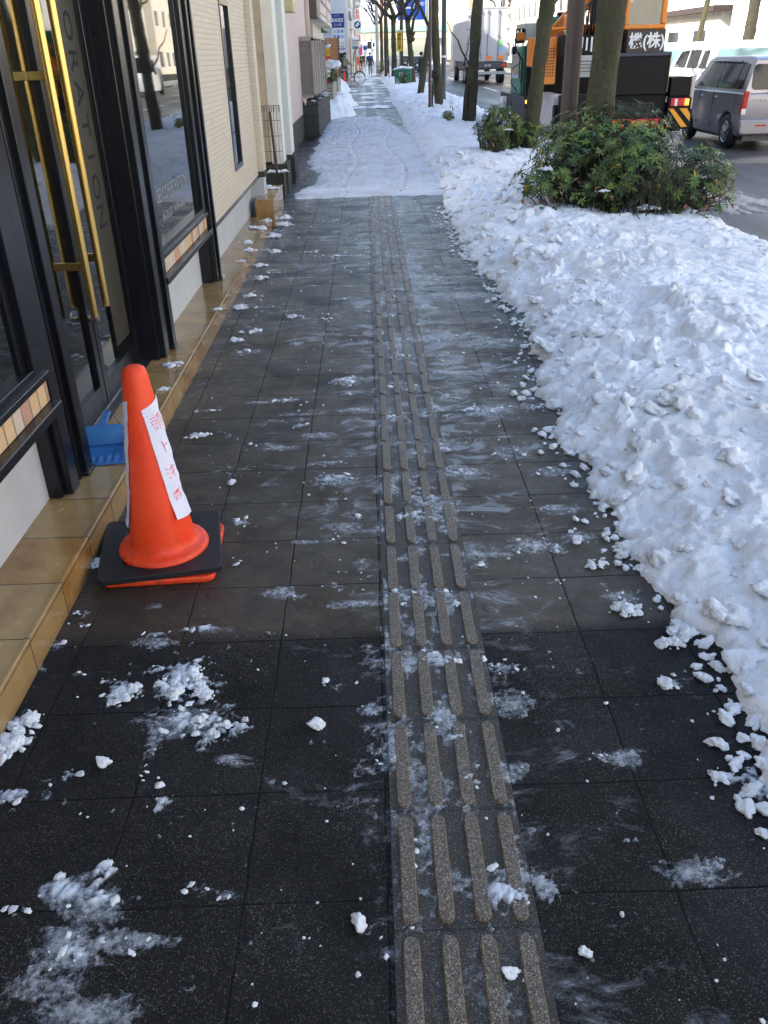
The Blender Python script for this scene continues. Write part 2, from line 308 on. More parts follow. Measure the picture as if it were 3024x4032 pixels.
def cone_plastic():
    m=NT('scuffed_cone_orange'); P=m.obj(); n=m.noise(9,6,.7); st=m.noise(14,5,.7,m.map(P,(1,1,.25))); s=m.sep(P)
    c=m.mix(m.ramp(n,[(.3,0.),(.7,1.)]),(.90,.045,.006),(.97,.075,.012)); c=m.mix(m.ramp(st,[(.60,0.),(.72,.35)]),c,(.95,.22,.12))
    lowz=m.ramp(m.math('MULTIPLY',s[2],5.),[(.05,1.),(.7,0.)]); g=m.math('MULTIPLY',lowz,m.ramp(m.noise(30,5,.7),[(.42,0.),(.65,.55)])); c=m.mix(g,c,(.20,.05,.02))
    sc=m.ramp(m.noise(60,3,.6,m.map(P,(1,1,.15))),[(.68,0.),(.72,.4)]); c=m.mix(sc,c,(.35,.06,.02))
    m.fin(c,m.math('MULTIPLY_ADD',n,.35,.28),m.bump(st,.2,.002)); return m.m
MAT['orange']=cone_plastic()
def brass():
    m=NT('brushed_brass'); n=m.noise(6,5,.6,m.map(m.obj(),(30,30,.6)))
    c=m.mix(n,(.60,.38,.09),(.84,.62,.24)); m.fin(c,m.math('MULTIPLY_ADD',n,.2,.12),m.bump(n,.12,.001),1.); return m.m
MAT['brass']=brass()
MAT['glass']=glass_refl('shop_glass'); MAT['doorglass']=glass_refl('door_glass',(.02,.018,.012),.03,.5,.2); MAT['dimglass']=P_('building_glass',(.03,.035,.045),.06)
# ---------------- numpy noise ----------------
def h2(i,j,s):
    a=(i.astype(np.int64)*73856093)^(j.astype(np.int64)*19349663)^(s*83492791); a=(a^(a>>13))*1274126177; a=a^(a>>16)
    return (a&0xffffff)/float(0xffffff)
def vnoise(x,y,s):
    i=np.floor(x);j=np.floor(y);u=x-i;v=y-j;u=u*u*(3-2*u);v=v*v*(3-2*v)
    return (h2(i,j,s)*(1-u)+h2(i+1,j,s)*u)*(1-v)+(h2(i,j+1,s)*(1-u)+h2(i+1,j+1,s)*u)*v
def fbm(x,y,s,o=4,g=.5):
    t=0;a=1;n=0
    for k in range(o): t=t+a*vnoise(x*2**k,y*2**k,s+k); n+=a; a*=g
    return t/n
def lumps(x,y,s,p=.8,sq=.5):
    # rounded bumps, one per jittered cell, of random height
    i0=np.floor(x);j0=np.floor(y);best=np.zeros_like(x)
    for di in (-1,0,1):
        for dj in (-1,0,1):
            i=i0+di;j=j0+dj; cx=i+.5+(h2(i,j,s)-.5)*.8; cy=j+.5+(h2(i,j,s+1)-.5)*.8
            r=.35+.55*h2(i,j,s+2); amp=h2(i,j,s+3)**1.5
            th=h2(i,j,s+4)*3.14; dx=x-cx;dy=y-cy; ex=dx*np.cos(th)+dy*np.sin(th); ey=-dx*np.sin(th)+dy*np.cos(th)
            d=np.sqrt(ex**2+(ey*1.4)**2)/r
            best=np.maximum(best,amp*np.clip(1-d**2.6,0,1)**sq)
    return best
def grid_mesh(name,X,Y,Z,mat,keep=None,parent=None):
    ny,nx=X.shape; idx=np.arange(nx*ny).reshape(ny,nx)
    F=np.stack([idx[:-1,:-1],idx[:-1,1:],idx[1:,1:],idx[1:,:-1]],-1).reshape(-1,4)
    if keep is not None:
        k=(keep[:-1,:-1]|keep[:-1,1:]|keep[1:,1:]|keep[1:,:-1]).reshape(-1); F=F[k]
    used=np.unique(F); rm=np.full(nx*ny,-1); rm[used]=np.arange(len(used)); F=rm[F]
    V=np.stack([X.ravel(),Y.ravel(),Z.ravel()],-1)[used]
    me=bpy.data.meshes.new(name); me.vertices.add(len(V)); me.vertices.foreach_set('co',V.astype(np.float32).ravel())
    me.loops.add(F.size); me.loops.foreach_set('vertex_index',F.astype(np.int32).ravel()); me.polygons.add(len(F))
    me.polygons.foreach_set('loop_start',np.arange(0,F.size,4,dtype=np.int32)); me.update(calc_edges=True)
    me.polygons.foreach_set('use_smooth',np.ones(len(F),dtype=bool)); me.validate(); me.materials.append(mat)
    o=bpy.data.objects.new(name,me); COL.objects.link(o)
    if parent: o.parent=parent
    return o
# ---------------- setting ----------------
S_='structure'
tag(B('ground',MAT['darkgrey'],None,(-400,400,-60,900,-.9,-.16)),kind=S_)
tag(B('road',MAT['asphalt'],None,(3.15,11.3,-20,420,-.20,-.12)),kind=S_)
tag(MB().box(-1.5,2.95,-10,300,-.15,0).build('sidewalk',MAT['paver']),kind=S_)
tag(MB().box(2.95,3.15,-10,300,-.17,.0).build('kerb',MAT['conc'],bevel=.01),kind=S_)
tag(MB().box(11.3,14.2,-10,300,-.17,.0).build('far_sidewalk',MAT['conc']),kind=S_)
lm=MB()
for y0 in (24,34,44,53.5,66,78,92,108,126): lm.box(6.12,6.27,y0,y0+5.0,-.119,-.116)
tag(lm.build('lane_marking',MAT['white']),kind=S_)
# tactile strip set in the pavement
tm=MB(); tm.box(.004,.296,-2.,11.2,-.01,.0035)
bars=MB()
def bar(cx,y0,y1,w=.0175,z=.0095):
    pts=[]; r=w
    for k in range(7): a=math.pi*k/6; pts.append((cx+r*math.cos(a),y1-r+r*math.sin(a)))
    for k in range(7): a=math.pi+math.pi*k/6; pts.append((cx+r*math.cos(a),y0+r+r*math.sin(a)))
    n=len(pts); cy=(y0+y1)/2
    low=[(x,y,.0035) for x,y in pts]; hi=[(cx+(x-cx)*.80,cy+(y-cy)*.985,z) for x,y in pts]
    bars.add(low+hi,[tuple(range(n,2*n))]+[(i,(i+1)%n,n+(i+1)%n,n+i) for i in range(n)])
for k in range(-8,33):
    y0=1.066+.3*k
    for i in range(4): bar(.0375+.075*i+random.uniform(-.001,.001),y0+.013,y0+.287)
for k in range(34,420):
    y0=1.066+.3*k
    if 84<k<200 :
        for i in range(4): bars.box(.02+.075*i,.055+.075*i,y0+.01,y0+.29,.0035,.009)
tm.add(bars.v,bars.f); tm.box(.004,.296,26,62,-.01,.0036)
tag(tm.build('tactile_paving',MAT['tactile']),kind=S_)
# ---------------- snow bank between pavement and road ----------------
EY=np.array([-2,0,1.0,1.4,1.55,1.8,1.98,2.1,2.36,2.61,2.79,3.05,3.2,3.4,3.5,3.7,4.03,4.6,5.07,5.8,6.5,7.2,8,9.3,10.6,11.3,14,18,22.2,25.7,29.9,34.2,41.8,54,66,79,95,108,140,220])
EX=np.array([1.2,1.05,.93,.90,.96,.95,.97,.90,.91,.83,.86,.86,.90,.83,.80,.91,.84,.93,.985,.96,.92,.86,.83,.87,.90,.92,.95,.92,.90,.97,.98,.9,1.1,1.15,.95,1.4,1.3,1.25,1.3,1.4])
def bank(X,Y,fine=1.):
    e=np.interp(Y,EY,EX)+ (fbm(X*3,Y*7,5,4,.6)-.5)*.16+(lumps(X*9,Y*9,77)-.3)*.05
    d=X-e
    prof=.080*np.clip(d/.30,0,1)**.8+.07*np.clip((d-.15)/1.0,0,1)
    mid=np.exp(-((X-1.75)/.5)**2)*.03
    big=(fbm(X*1.1,Y*1.1,21,3)-.5)*.09
    wx=X+(fbm(X*4,Y*4,131,3)-.5)*.25; wy=Y+(fbm(X*4,Y*4,141,3)-.5)*.25
    bil=lambda f,s: 1-np.abs(2*fbm(wx*f,wy*f,s,2)-1)**.8
    L=(bil(2.6,31)*.085+bil(6.5,41)*.055+bil(15,51)*.022-.085)*fine+lumps(wx*6,wy*6,43,sq=.55)*.055+lumps(wx*10,wy*10,45,sq=.5)*.035+lumps(wx*15,wy*15,53)*.026+lumps(wx*31,wy*31,57)*.013*np.clip(fbm(X*2.3,Y*2.3,58,3)*4-1.4,.15,1)+bil(34,61)*.009+(fbm(X*70,Y*70,71,2)-.5)*.013
    calm=np.clip((fbm(X*1.7,Y*1.3,171,3)-.42)*5,0,1); L=L*(1-.45*calm)*.86
    flat=np.clip((X-1.75)/.5,0,1)*np.clip(1-(Y-6)/2,0,1)*.5
    z=prof+mid+(big+L*(1-flat))*np.clip(d/.22,.0,1)+.008*np.clip(d/.02,0,1)+lumps(X*22,Y*22,181)*.016*np.clip(1-d/.3,0,1)
    # the road side: down to the slush in the gutter
    re=3.50+(fbm(X*2,Y*1.5,91,3)-.5)*.35
    k=np.clip((X-(re-.40))/.40,0,1); z=z*(1-k*.8)-.10*k
    k2=np.clip((X-re)/.25,0,1); z=z*(1-k2)-.135*k2+lumps(X*10,Y*10,93)*.03*np.clip((X-2.9)/.2,0,1)*(1-k2)
    # mound under the shrubs
    z=z*(1-.45*np.exp(-(((X-2.75)/.8)**2+((Y-8.9)/.9)**2)))
    return np.where(d<0,-.02,z),d
def do_bank(x0,x1,y0,y1,dx,dy,name,fine=1.):
    X,Y=np.meshgrid(np.arange(x0,x1,dx),np.arange(y0,y1,dy)); Z,d=bank(X,Y,fine)
    Xo=X+(fbm(X*20,Y*20,3,2)-.5)*dx*.8
    return grid_mesh(name,Xo,Y,Z,MAT['snow'],keep=(Z>-.11)&(d>-.0))
sb=empty('snow_bank'); tag(sb,kind='stuff')
for i,a in enumerate([(.9,3.9,-4,.71,.03,.04),(.62,3.9,.7,7.6,.0095,.010),(.62,3.9,7.55,14,.018,.024),(.62,3.9,13.9,32,.035,.06),(.62,3.9,31.8,150,.09,.25)]):
    o=do_bank(*a,'snow_sheet'); o.parent=sb
# ---------------- packed snow across the pavement ----------------
def sheet(x0,x1,y0,y1,dx,dy,fn,name,mat,kind='stuff',parent=None):
    X,Y=np.meshgrid(np.arange(x0,x1,dx),np.arange(y0,y1,dy)); Z=fn(X,Y)
    o=grid_mesh(name,X,Y,Z,mat,keep=Z>0.0005,parent=parent)
    if kind: tag(o,kind=kind)
    return o
def packed(X,Y):
    y0=10.93+(fbm(X*9,X*0+3,8,4,.7)-.5)*.16
    y1=25.9+ (fbm(X*2,X*0,9,3)-.5)*1.0 + np.clip((X-.2)*-1,0,1)*0 - np.clip(X-.35,0,1)*11
    xl=-.99+ .30*np.exp(-((Y-12.8)/1.3)**2)+(fbm(X*3,Y*3,12,4)-.5)*.2
    e=np.minimum(np.minimum((Y-y0)*1.5,(y1-Y)*.6),(X-xl))
    foot=-lumps(X*3.4,Y*2.6,14,sq=.3)*.022+lumps(X*11,Y*7,17)*.012+(fbm(X*25,Y*12,18,4,.7)-.5)*.030-np.where(np.abs(X-.45+.1*np.sin(Y*.8))<.03,.012,0)-np.where(np.abs(X+.25+.07*np.sin(Y*1.1+1))<.025,.010,0)
    z=np.clip(e/.16,0,1)*(.026+foot)*(1-.35*np.clip(fbm(X*2,Y*2,191,3)*3-1.5,0,1))+lumps(X*15,Y*15,19)*.02*np.exp(-((e-.06)/.08)**2)
    return np.where(e>0,z,-.01)
sheet(-1.25,1.25,10.8,26.8,.02,.028,packed,'packed_snow',MAT['snow_trod'])
# snow shovelled against the left side and patches across the far pavement
LY=np.array([24.6,25.5,26.7,28,29.4,31.3,32.2,34,36.7,40,43.2,45.6,50,54,60.8,70]); LX=np.array([-1.1,-.8,-.31,-.36,-.42,-.6,-.28,-.45,-.63,-.6,-.93,-.74,-.9,-1.0,-1.5,-1.9])
def leftbank(X,Y):
    e=np.interp(Y,LY,LX)+(fbm(X*3,Y*2,25,4)-.5)*.14; d=e-X
    z=np.clip(d/.5,0,1)**.8*.34*np.clip((Y-24.8)/2,0,1)+lumps(X*5,Y*5,27)*.08*np.clip(d/.1,0,1)
    return np.where(d>0,z+.01,-.01)
sheet(-1.7,-.15,24.7,62,.05,.09,leftbank,'snow_drift',MAT['snow'])
def patches(X,Y):
    n=fbm(X*.9,Y*.55,44,4,.6)+.05*np.sin(Y*2.6)+np.where(np.abs(X-.15)<.33,.05,0)+np.clip((Y-46)/60,0,.12)
    z=(n-.56)*.12
    return np.where(n>.59,(n-.59)*.12+.004,-.01)
sheet(-1.3,1.4,30,140,.07,.12,patches,'snow_patch',MAT['slush'])
def roadslush(X,Y):
    n=fbm(X*3.2,Y*.9,61,5,.62)+(fbm(X*14,Y*9,63,3)-.5)*.16; a=np.exp(-((X-4.35-(Y-7)*.02)/.35)**2)*.20+np.exp(-((X-3.55)/.22)**2)*.28
    v=n+a*np.clip(1.4-Y/22,0,1); return np.where(v>.66,(v-.66)*.16-.117,-.2)
X,Y=np.meshgrid(np.arange(3.2,5.6,.025),np.arange(2,20,.04)); Z=roadslush(X,Y)
tag(grid_mesh('road_slush',X,Y,Z,MAT['snow_dirty'],keep=Z>-.118),kind='stuff')
# ---------------- slush left on the cleared pavers ----------------
BL=[(-0.578,1.844,0.085,0.09),(-0.478,1.673,0.085,0.05),(-0.523,1.719,0.05,0.03),(-0.726,1.812,0.045,0.035),(-0.733,1.765,0.025,0.02),(-0.572,1.471,0.03,0.018),(-0.534,1.419,0.022,0.03),(-0.611,1.517,0.02,0.02),(-0.614,1.248,0.03,0.022),(-0.681,1.187,0.045,0.03),(-0.623,1.158,0.04,0.02),(-0.394,1.176,0.03,0.02),(-0.348,1.158,0.02,0.01),(-0.797,1.51,0.03,0.02),(-0.896,1.456,0.03,0.015),(-0.972,1.713,0.05,0.03),(-0.974,1.636,0.05,0.04),(-0.998,1.935,0.025,0.03),(-0.883,1.909,0.02,0.015),(-0.791,1.864,0.02,0.02),(-0.959,2.208,0.03,0.02),(-0.953,2.142,0.035,0.015),(-0.689,2.085,0.03,0.012),(-0.551,2.106,0.04,0.012),(-0.986,2.043,0.02,0.03),(-0.127,2.639,0.035,0.035),(-0.086,2.775,0.02,0.015),(-0.523,2.767,0.03,0.03),(-0.511,2.487,0.02,0.035),(0.116,2.769,0.08,0.03),(-0.184,3.096,0.07,0.05),(0.547,2.532,0.07,0.04),(0.562,3.83,0.1,0.05),(-0.149,4.289,0.06,0.06),(-0.451,4.04,0.05,0.03),(0.166,4.692,0.08,0.05),(0.193,4.153,0.09,0.04),(0.747,3.845,0.06,0.05),(0.615,3.311,0.08,0.05),(0.719,3.119,0.05,0.03),(0.337,2.422,0.03,0.02),(0.576,2.308,0.02,0.02),(0.791,1.786,0.03,0.02),(0.813,1.44,0.025,0.02),(0.877,1.394,0.04,0.06),(-0.779,1.137,0.025,0.02),(-0.649,1.055,0.06,0.03),(-0.559,1.062,0.06,0.02),(-0.858,3.927,0.06,0.015),(-0.015,1.722,0.04,0.03),(0.017,1.535,0.03,0.05),(0.135,1.91,0.08,0.03),(0.154,1.661,0.04,0.06),(0.331,1.879,0.05,0.03),(0.337,3.146,0.07,0.04),(0.068,2.242,0.04,0.03),(0.202,2.235,0.05,0.05),(0.182,1.453,0.03,0.02),(0.06,1.258,0.03,0.05),(0.227,1.147,0.04,0.05),(-0.129,1.822,0.03,0.02),(0.762,2.203,0.04,0.03),(0.531,1.512,0.04,0.02),(0.084,3.749,0.05,0.04),(0.298,3.383,0.03,0.05),(-0.38,3.7,0.04,0.02),(-0.533,3.496,0.05,0.015),(0.154,6.072,0.04,0.04),(0.124,5.583,0.05,0.06),(-0.325,5.519,0.04,0.02),(-0.517,5.618,0.05,0.02),(-0.827,5.865,0.09,0.04),(-0.882,6.192,0.06,0.03),(-0.952,6.784,0.05,0.04),(-0.268,7.513,0.15,0.03),(-0.585,7.714,0.1,0.03),(-0.977,8.782,0.1,0.05),(-0.979,9.314,0.07,0.07),(-0.974,7.871,0.05,0.04),(-0.768,4.868,0.06,0.03),(-0.788,5.269,0.04,0.03),(-0.752,7.737,0.03,0.02),(-0.761,6.921,0.06,0.02)]
def blobsum(X,Y):
    v=np.full_like(X,-9.)
    for x,y,rx,ry in BL:
        g=1-np.sqrt(((X-x)/(rx*1.25))**2+((Y-y)/(ry*1.25))**2); v=np.maximum(v,g)
    return v
FILM=[(-0.184, 3.096, 0.08, 0.05), (-0.681, 1.187, 0.05, 0.04), (-0.62, 1.147, 0.06, 0.04), (-0.649, 1.055, 0.07, 0.05), (-0.559, 1.062, 0.09, 0.02), (-0.661, 0.98, 0.06, 0.03), (-0.574, 0.925, 0.09, 0.03), (-0.505, 1.065, 0.06, 0.015), (0.547, 2.532, 0.08, 0.045), (0.562, 3.83, 0.12, 0.06), (-0.149, 4.289, 0.07, 0.06), (-0.451, 4.04, 0.06, 0.03), (0.166, 4.692, 0.1, 0.06), (0.193, 4.153, 0.1, 0.04), (0.791, 1.786, 0.03, 0.02), (0.337, 3.146, 0.09, 0.05), (0.762, 2.203, 0.06, 0.03), (0.334, 1.723, 0.05, 0.04), (0.719, 3.119, 0.06, 0.04), (0.387, 6.616, 0.2, 0.12), (0.651, 6.013, 0.22, 0.12), (0.351, 5.035, 0.2, 0.1), (0.705, 4.906, 0.2, 0.1), (0.019, 1.599, 0.02, 0.06), (-0.53, 1.693, 0.1, 0.05), (-0.602, 1.628, 0.02, 0.06), (0.154, 1.661, 0.03, 0.08), (0.082, 1.912, 0.1, 0.03), (0.587, 1.51, 0.05, 0.03), (-0.388, 1.553, 0.04, 0.02), (-0.039, 1.723, 0.03, 0.02), (-0.591, 4.019, 0.05, 0.02), (-0.34, 2.292, 0.05, 0.03), (-0.679, 2.038, 0.07, 0.02), (0.674, 2.799, 0.08, 0.03), (0.715, 2.587, 0.06, 0.03), (-0.264, 3.58, 0.08, 0.03), (-0.23, 3.277, 0.07, 0.02), (0.647, 1.187, 0.06, 0.03), (-0.285, 2.615, 0.05, 0.02), (-0.536, 2.1, 0.06, 0.015)]
rf=random.Random(5); FILM+=[(rf.gauss(.1,.45),rf.uniform(2.2,10),rf.uniform(.03,.12),rf.uniform(.015,.04)) for _ in range(55)]
def slushf(X,Y):
    b=blobsum(X,Y); n=fbm(X*26,Y*30,71,5,.8); n2=fbm(X*5,Y*6,81,3)
    z1=np.clip(b,-.7,1)*.62+(n-.5)*2.9-.20
    tact=np.exp(-((X-.17)/.24)**4)*.36*np.clip((Y-.6)/.5,0.5,1)
    right=np.exp(-((X-.75)/.25)**2)*.10*np.clip((Y-2.2)/1.5,0,1)
    z2=(fbm(X*11,Y*13,101,5,.72)-.5)*2.2+(n2-.5)*.9+tact+right-.62+np.clip((Y-2.2)/5,0,.22)
    f=np.full_like(X,-9.)
    for x,y,rx,ry in FILM:
        f=np.maximum(f,1-np.sqrt(((X-x)/(rx*1.3))**2+((Y-y)/(ry*1.3))**2))
    zf=np.clip(f,-.6,1)*.9+(fbm(X*30,Y*45,201,4,.7)-.5)*1.5
    z=np.maximum(z1,z2)
    thick=np.clip(fbm(X*6,Y*6,151,2)*1.6-.45,.12,1)*np.where(z1>z2,1.,.55)
    h=np.clip(z,0,1)**.8*.020*thick+ (z>0)*.0006 + lumps(X*60,Y*60,111)*.004*np.clip(z*4,0,1)*thick
    hf=np.where(zf>0,.0006+.0042*np.clip(zf,0,1),-.004)
    tz=np.where(np.abs(X-.15)<.147,.0036,0.)
    zt=np.where(tz>0,np.clip((fbm(X*16,Y*9,211,4,.7)+.10*(fbm(X*2,Y*2.2,213,3)-.5)*4-.53)*5,0,1)*np.clip(1.1-np.clip((2.-Y),0,1)*.8,0,1)*.0042,0)
    out=np.maximum(np.maximum(np.where(z>0,h,-.004),hf),np.where(zt>0,zt,-.004))
    return out+np.where(out>0,tz,0)
sheet(-1.0,1.05,.72,4.4,.0055,.0065,slushf,'pavement_slush',MAT['slush'])
sheet(-1.0,1.05,4.39,11.0,.011,.016,slushf,'pavement_slush',MAT['slush'])
# ---------------- loose lumps of snow ----------------
def chunk_template(seed,sub=2):
    bm=bmesh.new(); bmesh.ops.create_icosphere(bm,subdivisions=sub,radius=1.); o=Vector((seed*3.1,seed*1.7,seed*.9))
    for v in bm.verts:
        p=v.co.copy(); k=1+.6*mnoise.noise(p*1.2+o)+.34*mnoise.noise(p*2.8+o)+.20*mnoise.noise(p*6+o); v.co=p*k
        if v.co.z<-.35: v.co.z=-.35
    vs=np.array([v.co[:] for v in bm.verts]); fs=np.array([[v.index for v in f.verts] for f in bm.faces]); bm.free(); return vs,fs
TPL=[chunk_template(i,2) for i in range(10)]; TPH=[chunk_template(20+i,3) for i in range(6)]
def chunks_mesh(name,items,mat,tp=TPL,parent=None):
    VV=[];FF=[];n=0
    for (x,y,z,sx,sy,sz,a) in items:
        vs,fs=tp[random.randrange(len(tp))]; ca,sa=math.cos(a),math.sin(a)
        tilt=random.uniform(-.4,.4)
        p=vs*np.array([sx,sy,sz]); q=p.copy(); q[:,0]=p[:,0]*ca-p[:,1]*sa; q[:,1]=p[:,0]*sa+p[:,1]*ca; q[:,2]+=q[:,0]*tilt
        VV.append(q+np.array([x,y,z])); FF.append(fs+n); n+=len(vs)
    V=np.concatenate(VV);F=np.concatenate(FF)
    me=bpy.data.meshes.new(name); me.from_pydata(V.tolist(),[],F.tolist()); me.update(); me.polygons.foreach_set('use_smooth',np.ones(len(me.polygons),dtype=bool)); me.materials.append(mat)
    o=bpy.data.objects.new(name,me); COL.objects.link(o)
    if parent: o.parent=parent
    return o
def bz(x,y): 
    z,d=bank(np.array([[x]],float),np.array([[y]],float)); return float(z[0,0]),float(d[0,0])
it=[]
for k in range(1000):
    y=.9+ (random.random()**1.6)*13; e=float(np.interp(y,EY,EX)); x=e+abs(random.gauss(0,.55)) if random.random()<.75 else random.uniform(e,3.2)
    z,d=bz(x,y)
    if x>3.25: continue
    s=random.choice((.006,.006,.009,.009,.012,.012,.018,.026,.04)) *(1 if y<7 else 1.3)
    if x>1.9 and y<7: s*=.6
    it.append((x,y,max(z,0)+s*.15,s*random.uniform(.8,1.5),s*random.uniform(.8,1.3),s*random.uniform(.5,1.),random.uniform(0,6.3)))
for k in range(420):
    y=1.0+random.random()*9; e=float(np.interp(y,EY,EX)); x=e-abs(random.gauss(0,.07)); s=random.choice((.004,.006,.008,.012,.018))
    it.append((x,y,s*.3,s*1.3,s,s*.7,random.uniform(0,6.3)))
o=chunks_mesh('snow_chunk',it,MAT['snow'],TPH); o.parent=sb
it=[]
for x,y,rx,ry in BL:
    for k in range(int(6*(rx+ry)/.08)):
        a=random.uniform(0,6.28); r=random.random()**.7*1.5; s=random.choice((.002,.003,.004,.006,.009))*(1 if y<4 else 1.5)
        px_,py_=x+rx*r*math.cos(a),y+ry*r*math.sin(a)
        if px_<-.985: continue
        it.append((px_,py_,.003+s*.15,s*1.4,s,s*.45,random.uniform(0,6)))
for k in range(600):
    y=.8+random.random()**1.3*10; x=random.gauss(.15,.35) if random.random()<.5 else random.uniform(-.95,.9); s=random.choice((.0015,.002,.003,.003,.005))*(1 if y<4 else 1.6)
    it.append((x,y,s*.3,s*1.2,s,s*.7,random.uniform(0,6)))
tag(chunks_mesh('snow_crumb',it,MAT['snow']),kind='stuff')
GL='loose snow lumps lying on the dark pavers'
def lump(x,y,z,sx,sy,sz,a,label,group=None,n=1):
    e=bpy.data.objects
    if n==1: items=[(0,0,sz*.3,sx,sy,sz,0)]
    else:
        items=[]
        for k in range(n*4):
            t=random.uniform(0,6.3); rr=random.random()**.6; q=random.uniform(.22,.62)*(1.15-.5*rr); items.append((sx*1.1*rr*math.cos(t),sy*1.1*rr*math.sin(t),max(sz,sx*.5)*q*.45,sx*q,sy*q*1.1,max(sz,sx*.5)*q*.85,t))
        for k in range(n*2):
            t=random.uniform(0,6.3); rr=random.uniform(.9,1.6); q=random.uniform(.06,.16); items.append((sx*rr*math.cos(t),sy*rr*math.sin(t),sx*q*.5,sx*q,sx*q,sx*q*.8,t))
    o=chunks_mesh('snow_lump',items,MAT['snow'],TPH); o.location=(x,y,z); o.rotation_euler=(0,0,a); tag(o,label,'snow lump',group); return o
big=[(.763,2.127,.04,.028,.03,'large smooth snow lump lying clear of the bank on brownish pavers'),(.853,2.482,.045,.03,.03,'oval white snow lump leaning on the edge of the snow bank'),(.734,2.393,.03,.02,.02,'rounded snow lump on the pavers left of the oval lump at the bank'),
 (.905,2.012,.045,.035,.035,'broad flat snow block broken from the edge of the bank beside dark pavers'),(.857,1.955,.03,.025,.03,'blocky snow lump in front of the broad flat block at the bank edge'),
 (-.179,1.659,.02,.014,.014,'single white snow lump on the dark paver between the scattered patch and the tactile strip'),(-.706,1.552,.016,.014,.012,'small round snow lump on dark pavers below the cone'),(-.065,1.089,.014,.018,.012,'small snow lump left of the tactile strip nearest the viewer'),
 (.225,.972,.018,.010,.010,'flat piece of ice lying on the nearest tactile bars'),(.374,1.008,.014,.012,.010,'small snow bit on the dark paver right of the nearest tactile bars'),(-.825,3.607,.045,.02,.02,'bright oval snow lump on brownish pavers behind the traffic cone'),
 (-.604,3.103,.018,.012,.012,'small snow lump on pavers right of the cone beside a long joint'),(-.972,2.70,.035,.04,.045,'jagged snow lump between the step and the cone base'),(-.985,2.50,.025,.03,.03,'snow lump on the ground at the left of the black cone weight')]
for x,y,sx,sy,sz,l in big: lump(x,y,.002,sx,sy,sz,random.uniform(-.4,.4),l,n=3 if sx>.024 else 1)
for x,y,s,l in [(-.965,1.70,.045,'jagged white snow lump against the near end of the tiled step'),(-.975,1.62,.05,'flat snow lump at the left edge of the picture by the tiled step'),(.80,1.44,.025,'snow lump alone on dark pavers right of the tactile strip, low in the picture')]:
    lump(x,y,.0,s,s*.8,s*.5,.4,l,None,2)
for x,y,s in [(-.61,1.845,.022),(-.58,1.80,.026),(-.555,1.87,.03),(-.52,1.83,.02),(-.50,1.80,.024),(-.485,1.69,.022),(-.44,1.66,.026),(-.54,1.90,.018),(-.72,1.80,.024),(-.70,1.83,.018)]:
    lump(x,y,.004,s*1.2,s,s*.6,random.uniform(0,3),'white snow lump in the scattered patch on dark pavers below the cone','snow lumps of the scattered patch',2)
for x,y,s,z in [(-1.06,4.30,.05,.116),(-1.04,3.93,.03,.116),(-1.03,3.6,.035,.116),(-1.04,6.85,.04,.116),(-1.07,7.6,.05,.116),(-1.02,7.25,.05,.116),(-1.07,8.3,.07,.116),(-1.02,8.7,.06,.116),(-1.1,6.3,.04,.116),(-1.0,5.4,.03,.116)]:
    lump(x,y,z,s,s*.8,s*.6,random.uniform(0,3),'snow lump melting on top of the ochre tiled step','snow lumps on the tiled step',2)
for x,y,s in [(-.93,5.87,.05),(-.9,6.2,.04),(-.88,6.75,.05),(-.93,7.2,.05),(-.86,7.75,.05),(-.93,8.5,.07),(-.9,9.1,.08),(-.95,9.5,.08),(-.75,5.3,.03),(-.86,5.1,.04),(-.55,5.6,.035)]:
    lump(x,y,.0,s,s*.8,s*.6,random.uniform(0,3),'snow lump on the ground along the foot of the tiled step','snow lumps at the foot of the step',3)
def rebase(root,loc):
    root.location=loc
    for c in children(root): c.location=Vector(c.location)-Vector(loc)
# ---------------- tiled step along the shop ----------------
st=empty('tiled_step',label='ochre tiled step running along the foot of the black framed shop front',cat='step')
m=MB(); m.box(-1.27,-1.004,-3,8.98,-.02,.116)
m.build('tread',MAT['step'],st,bevel=.004)
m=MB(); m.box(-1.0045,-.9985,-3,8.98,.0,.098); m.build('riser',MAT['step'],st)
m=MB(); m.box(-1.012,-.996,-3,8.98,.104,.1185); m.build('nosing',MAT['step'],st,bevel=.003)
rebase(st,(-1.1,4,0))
sb2=empty('tiled_block',label='raised ochre tiled block at the far end of the tiled step with snow on top',cat='step')
m=MB(); m.box(-1.16,-.972,9.0,10.05,0,.275); m.build('block',MAT['step'],sb2,bevel=.004)
m=MB(); m.box(-.978,-.966,8.995,10.055,.262,.282); m.build('nosing',MAT['step'],sb2,bevel=.003)
rebase(sb2,(-1.06,9.5,0))
for x,y,s in [(-1.05,9.75,.06),(-1.12,9.9,.05)]: lump(x,y,.28,s,s*.8,s*.5,0,'snow lump on the raised tiled block','snow lumps on the raised block',3)
# ---------------- shop building ----------------
sh=empty('shop_building',label='shop front with black timber posts, glass door, display windows and cream brick siding',cat='building')
m=MB()
H_=6.7
m.box(-9,-1.226,4.46,9.40,-.02,.50)       # low rendered base right of the door
m.box(-9,-1.226,-14,2.95,-.02,.50)
m.build('base_wall',MAT['whitewall'],sh)
m=MB(); m.box(-9,-1.30,-14,2.90,.62-.12,H_-.01); m.box(-9,-2.4,2.9,4.5,.0,H_-.01) if False else None
m=MB(); m.box(-9,-1.135,6.30,7.69,.475,H_); m.box(-9,-1.135,8.20,9.28,.475,H_); m.box(-9,-1.135,7.69,8.20,.475,.69); m.box(-9,-1.135,7.69,8.20,1.96,H_)
m.box(-9,-1.14,-14,6.30,2.75,H_); m.box(-9,-1.14,-14,1.2,.5,2.75)
m.build('siding_wall',MAT['siding'],sh)
m=MB(); m.box(-1.30,-1.075,9.285,9.50,.50,H_); m.build('corner_pilaster',MAT['siding'],sh)
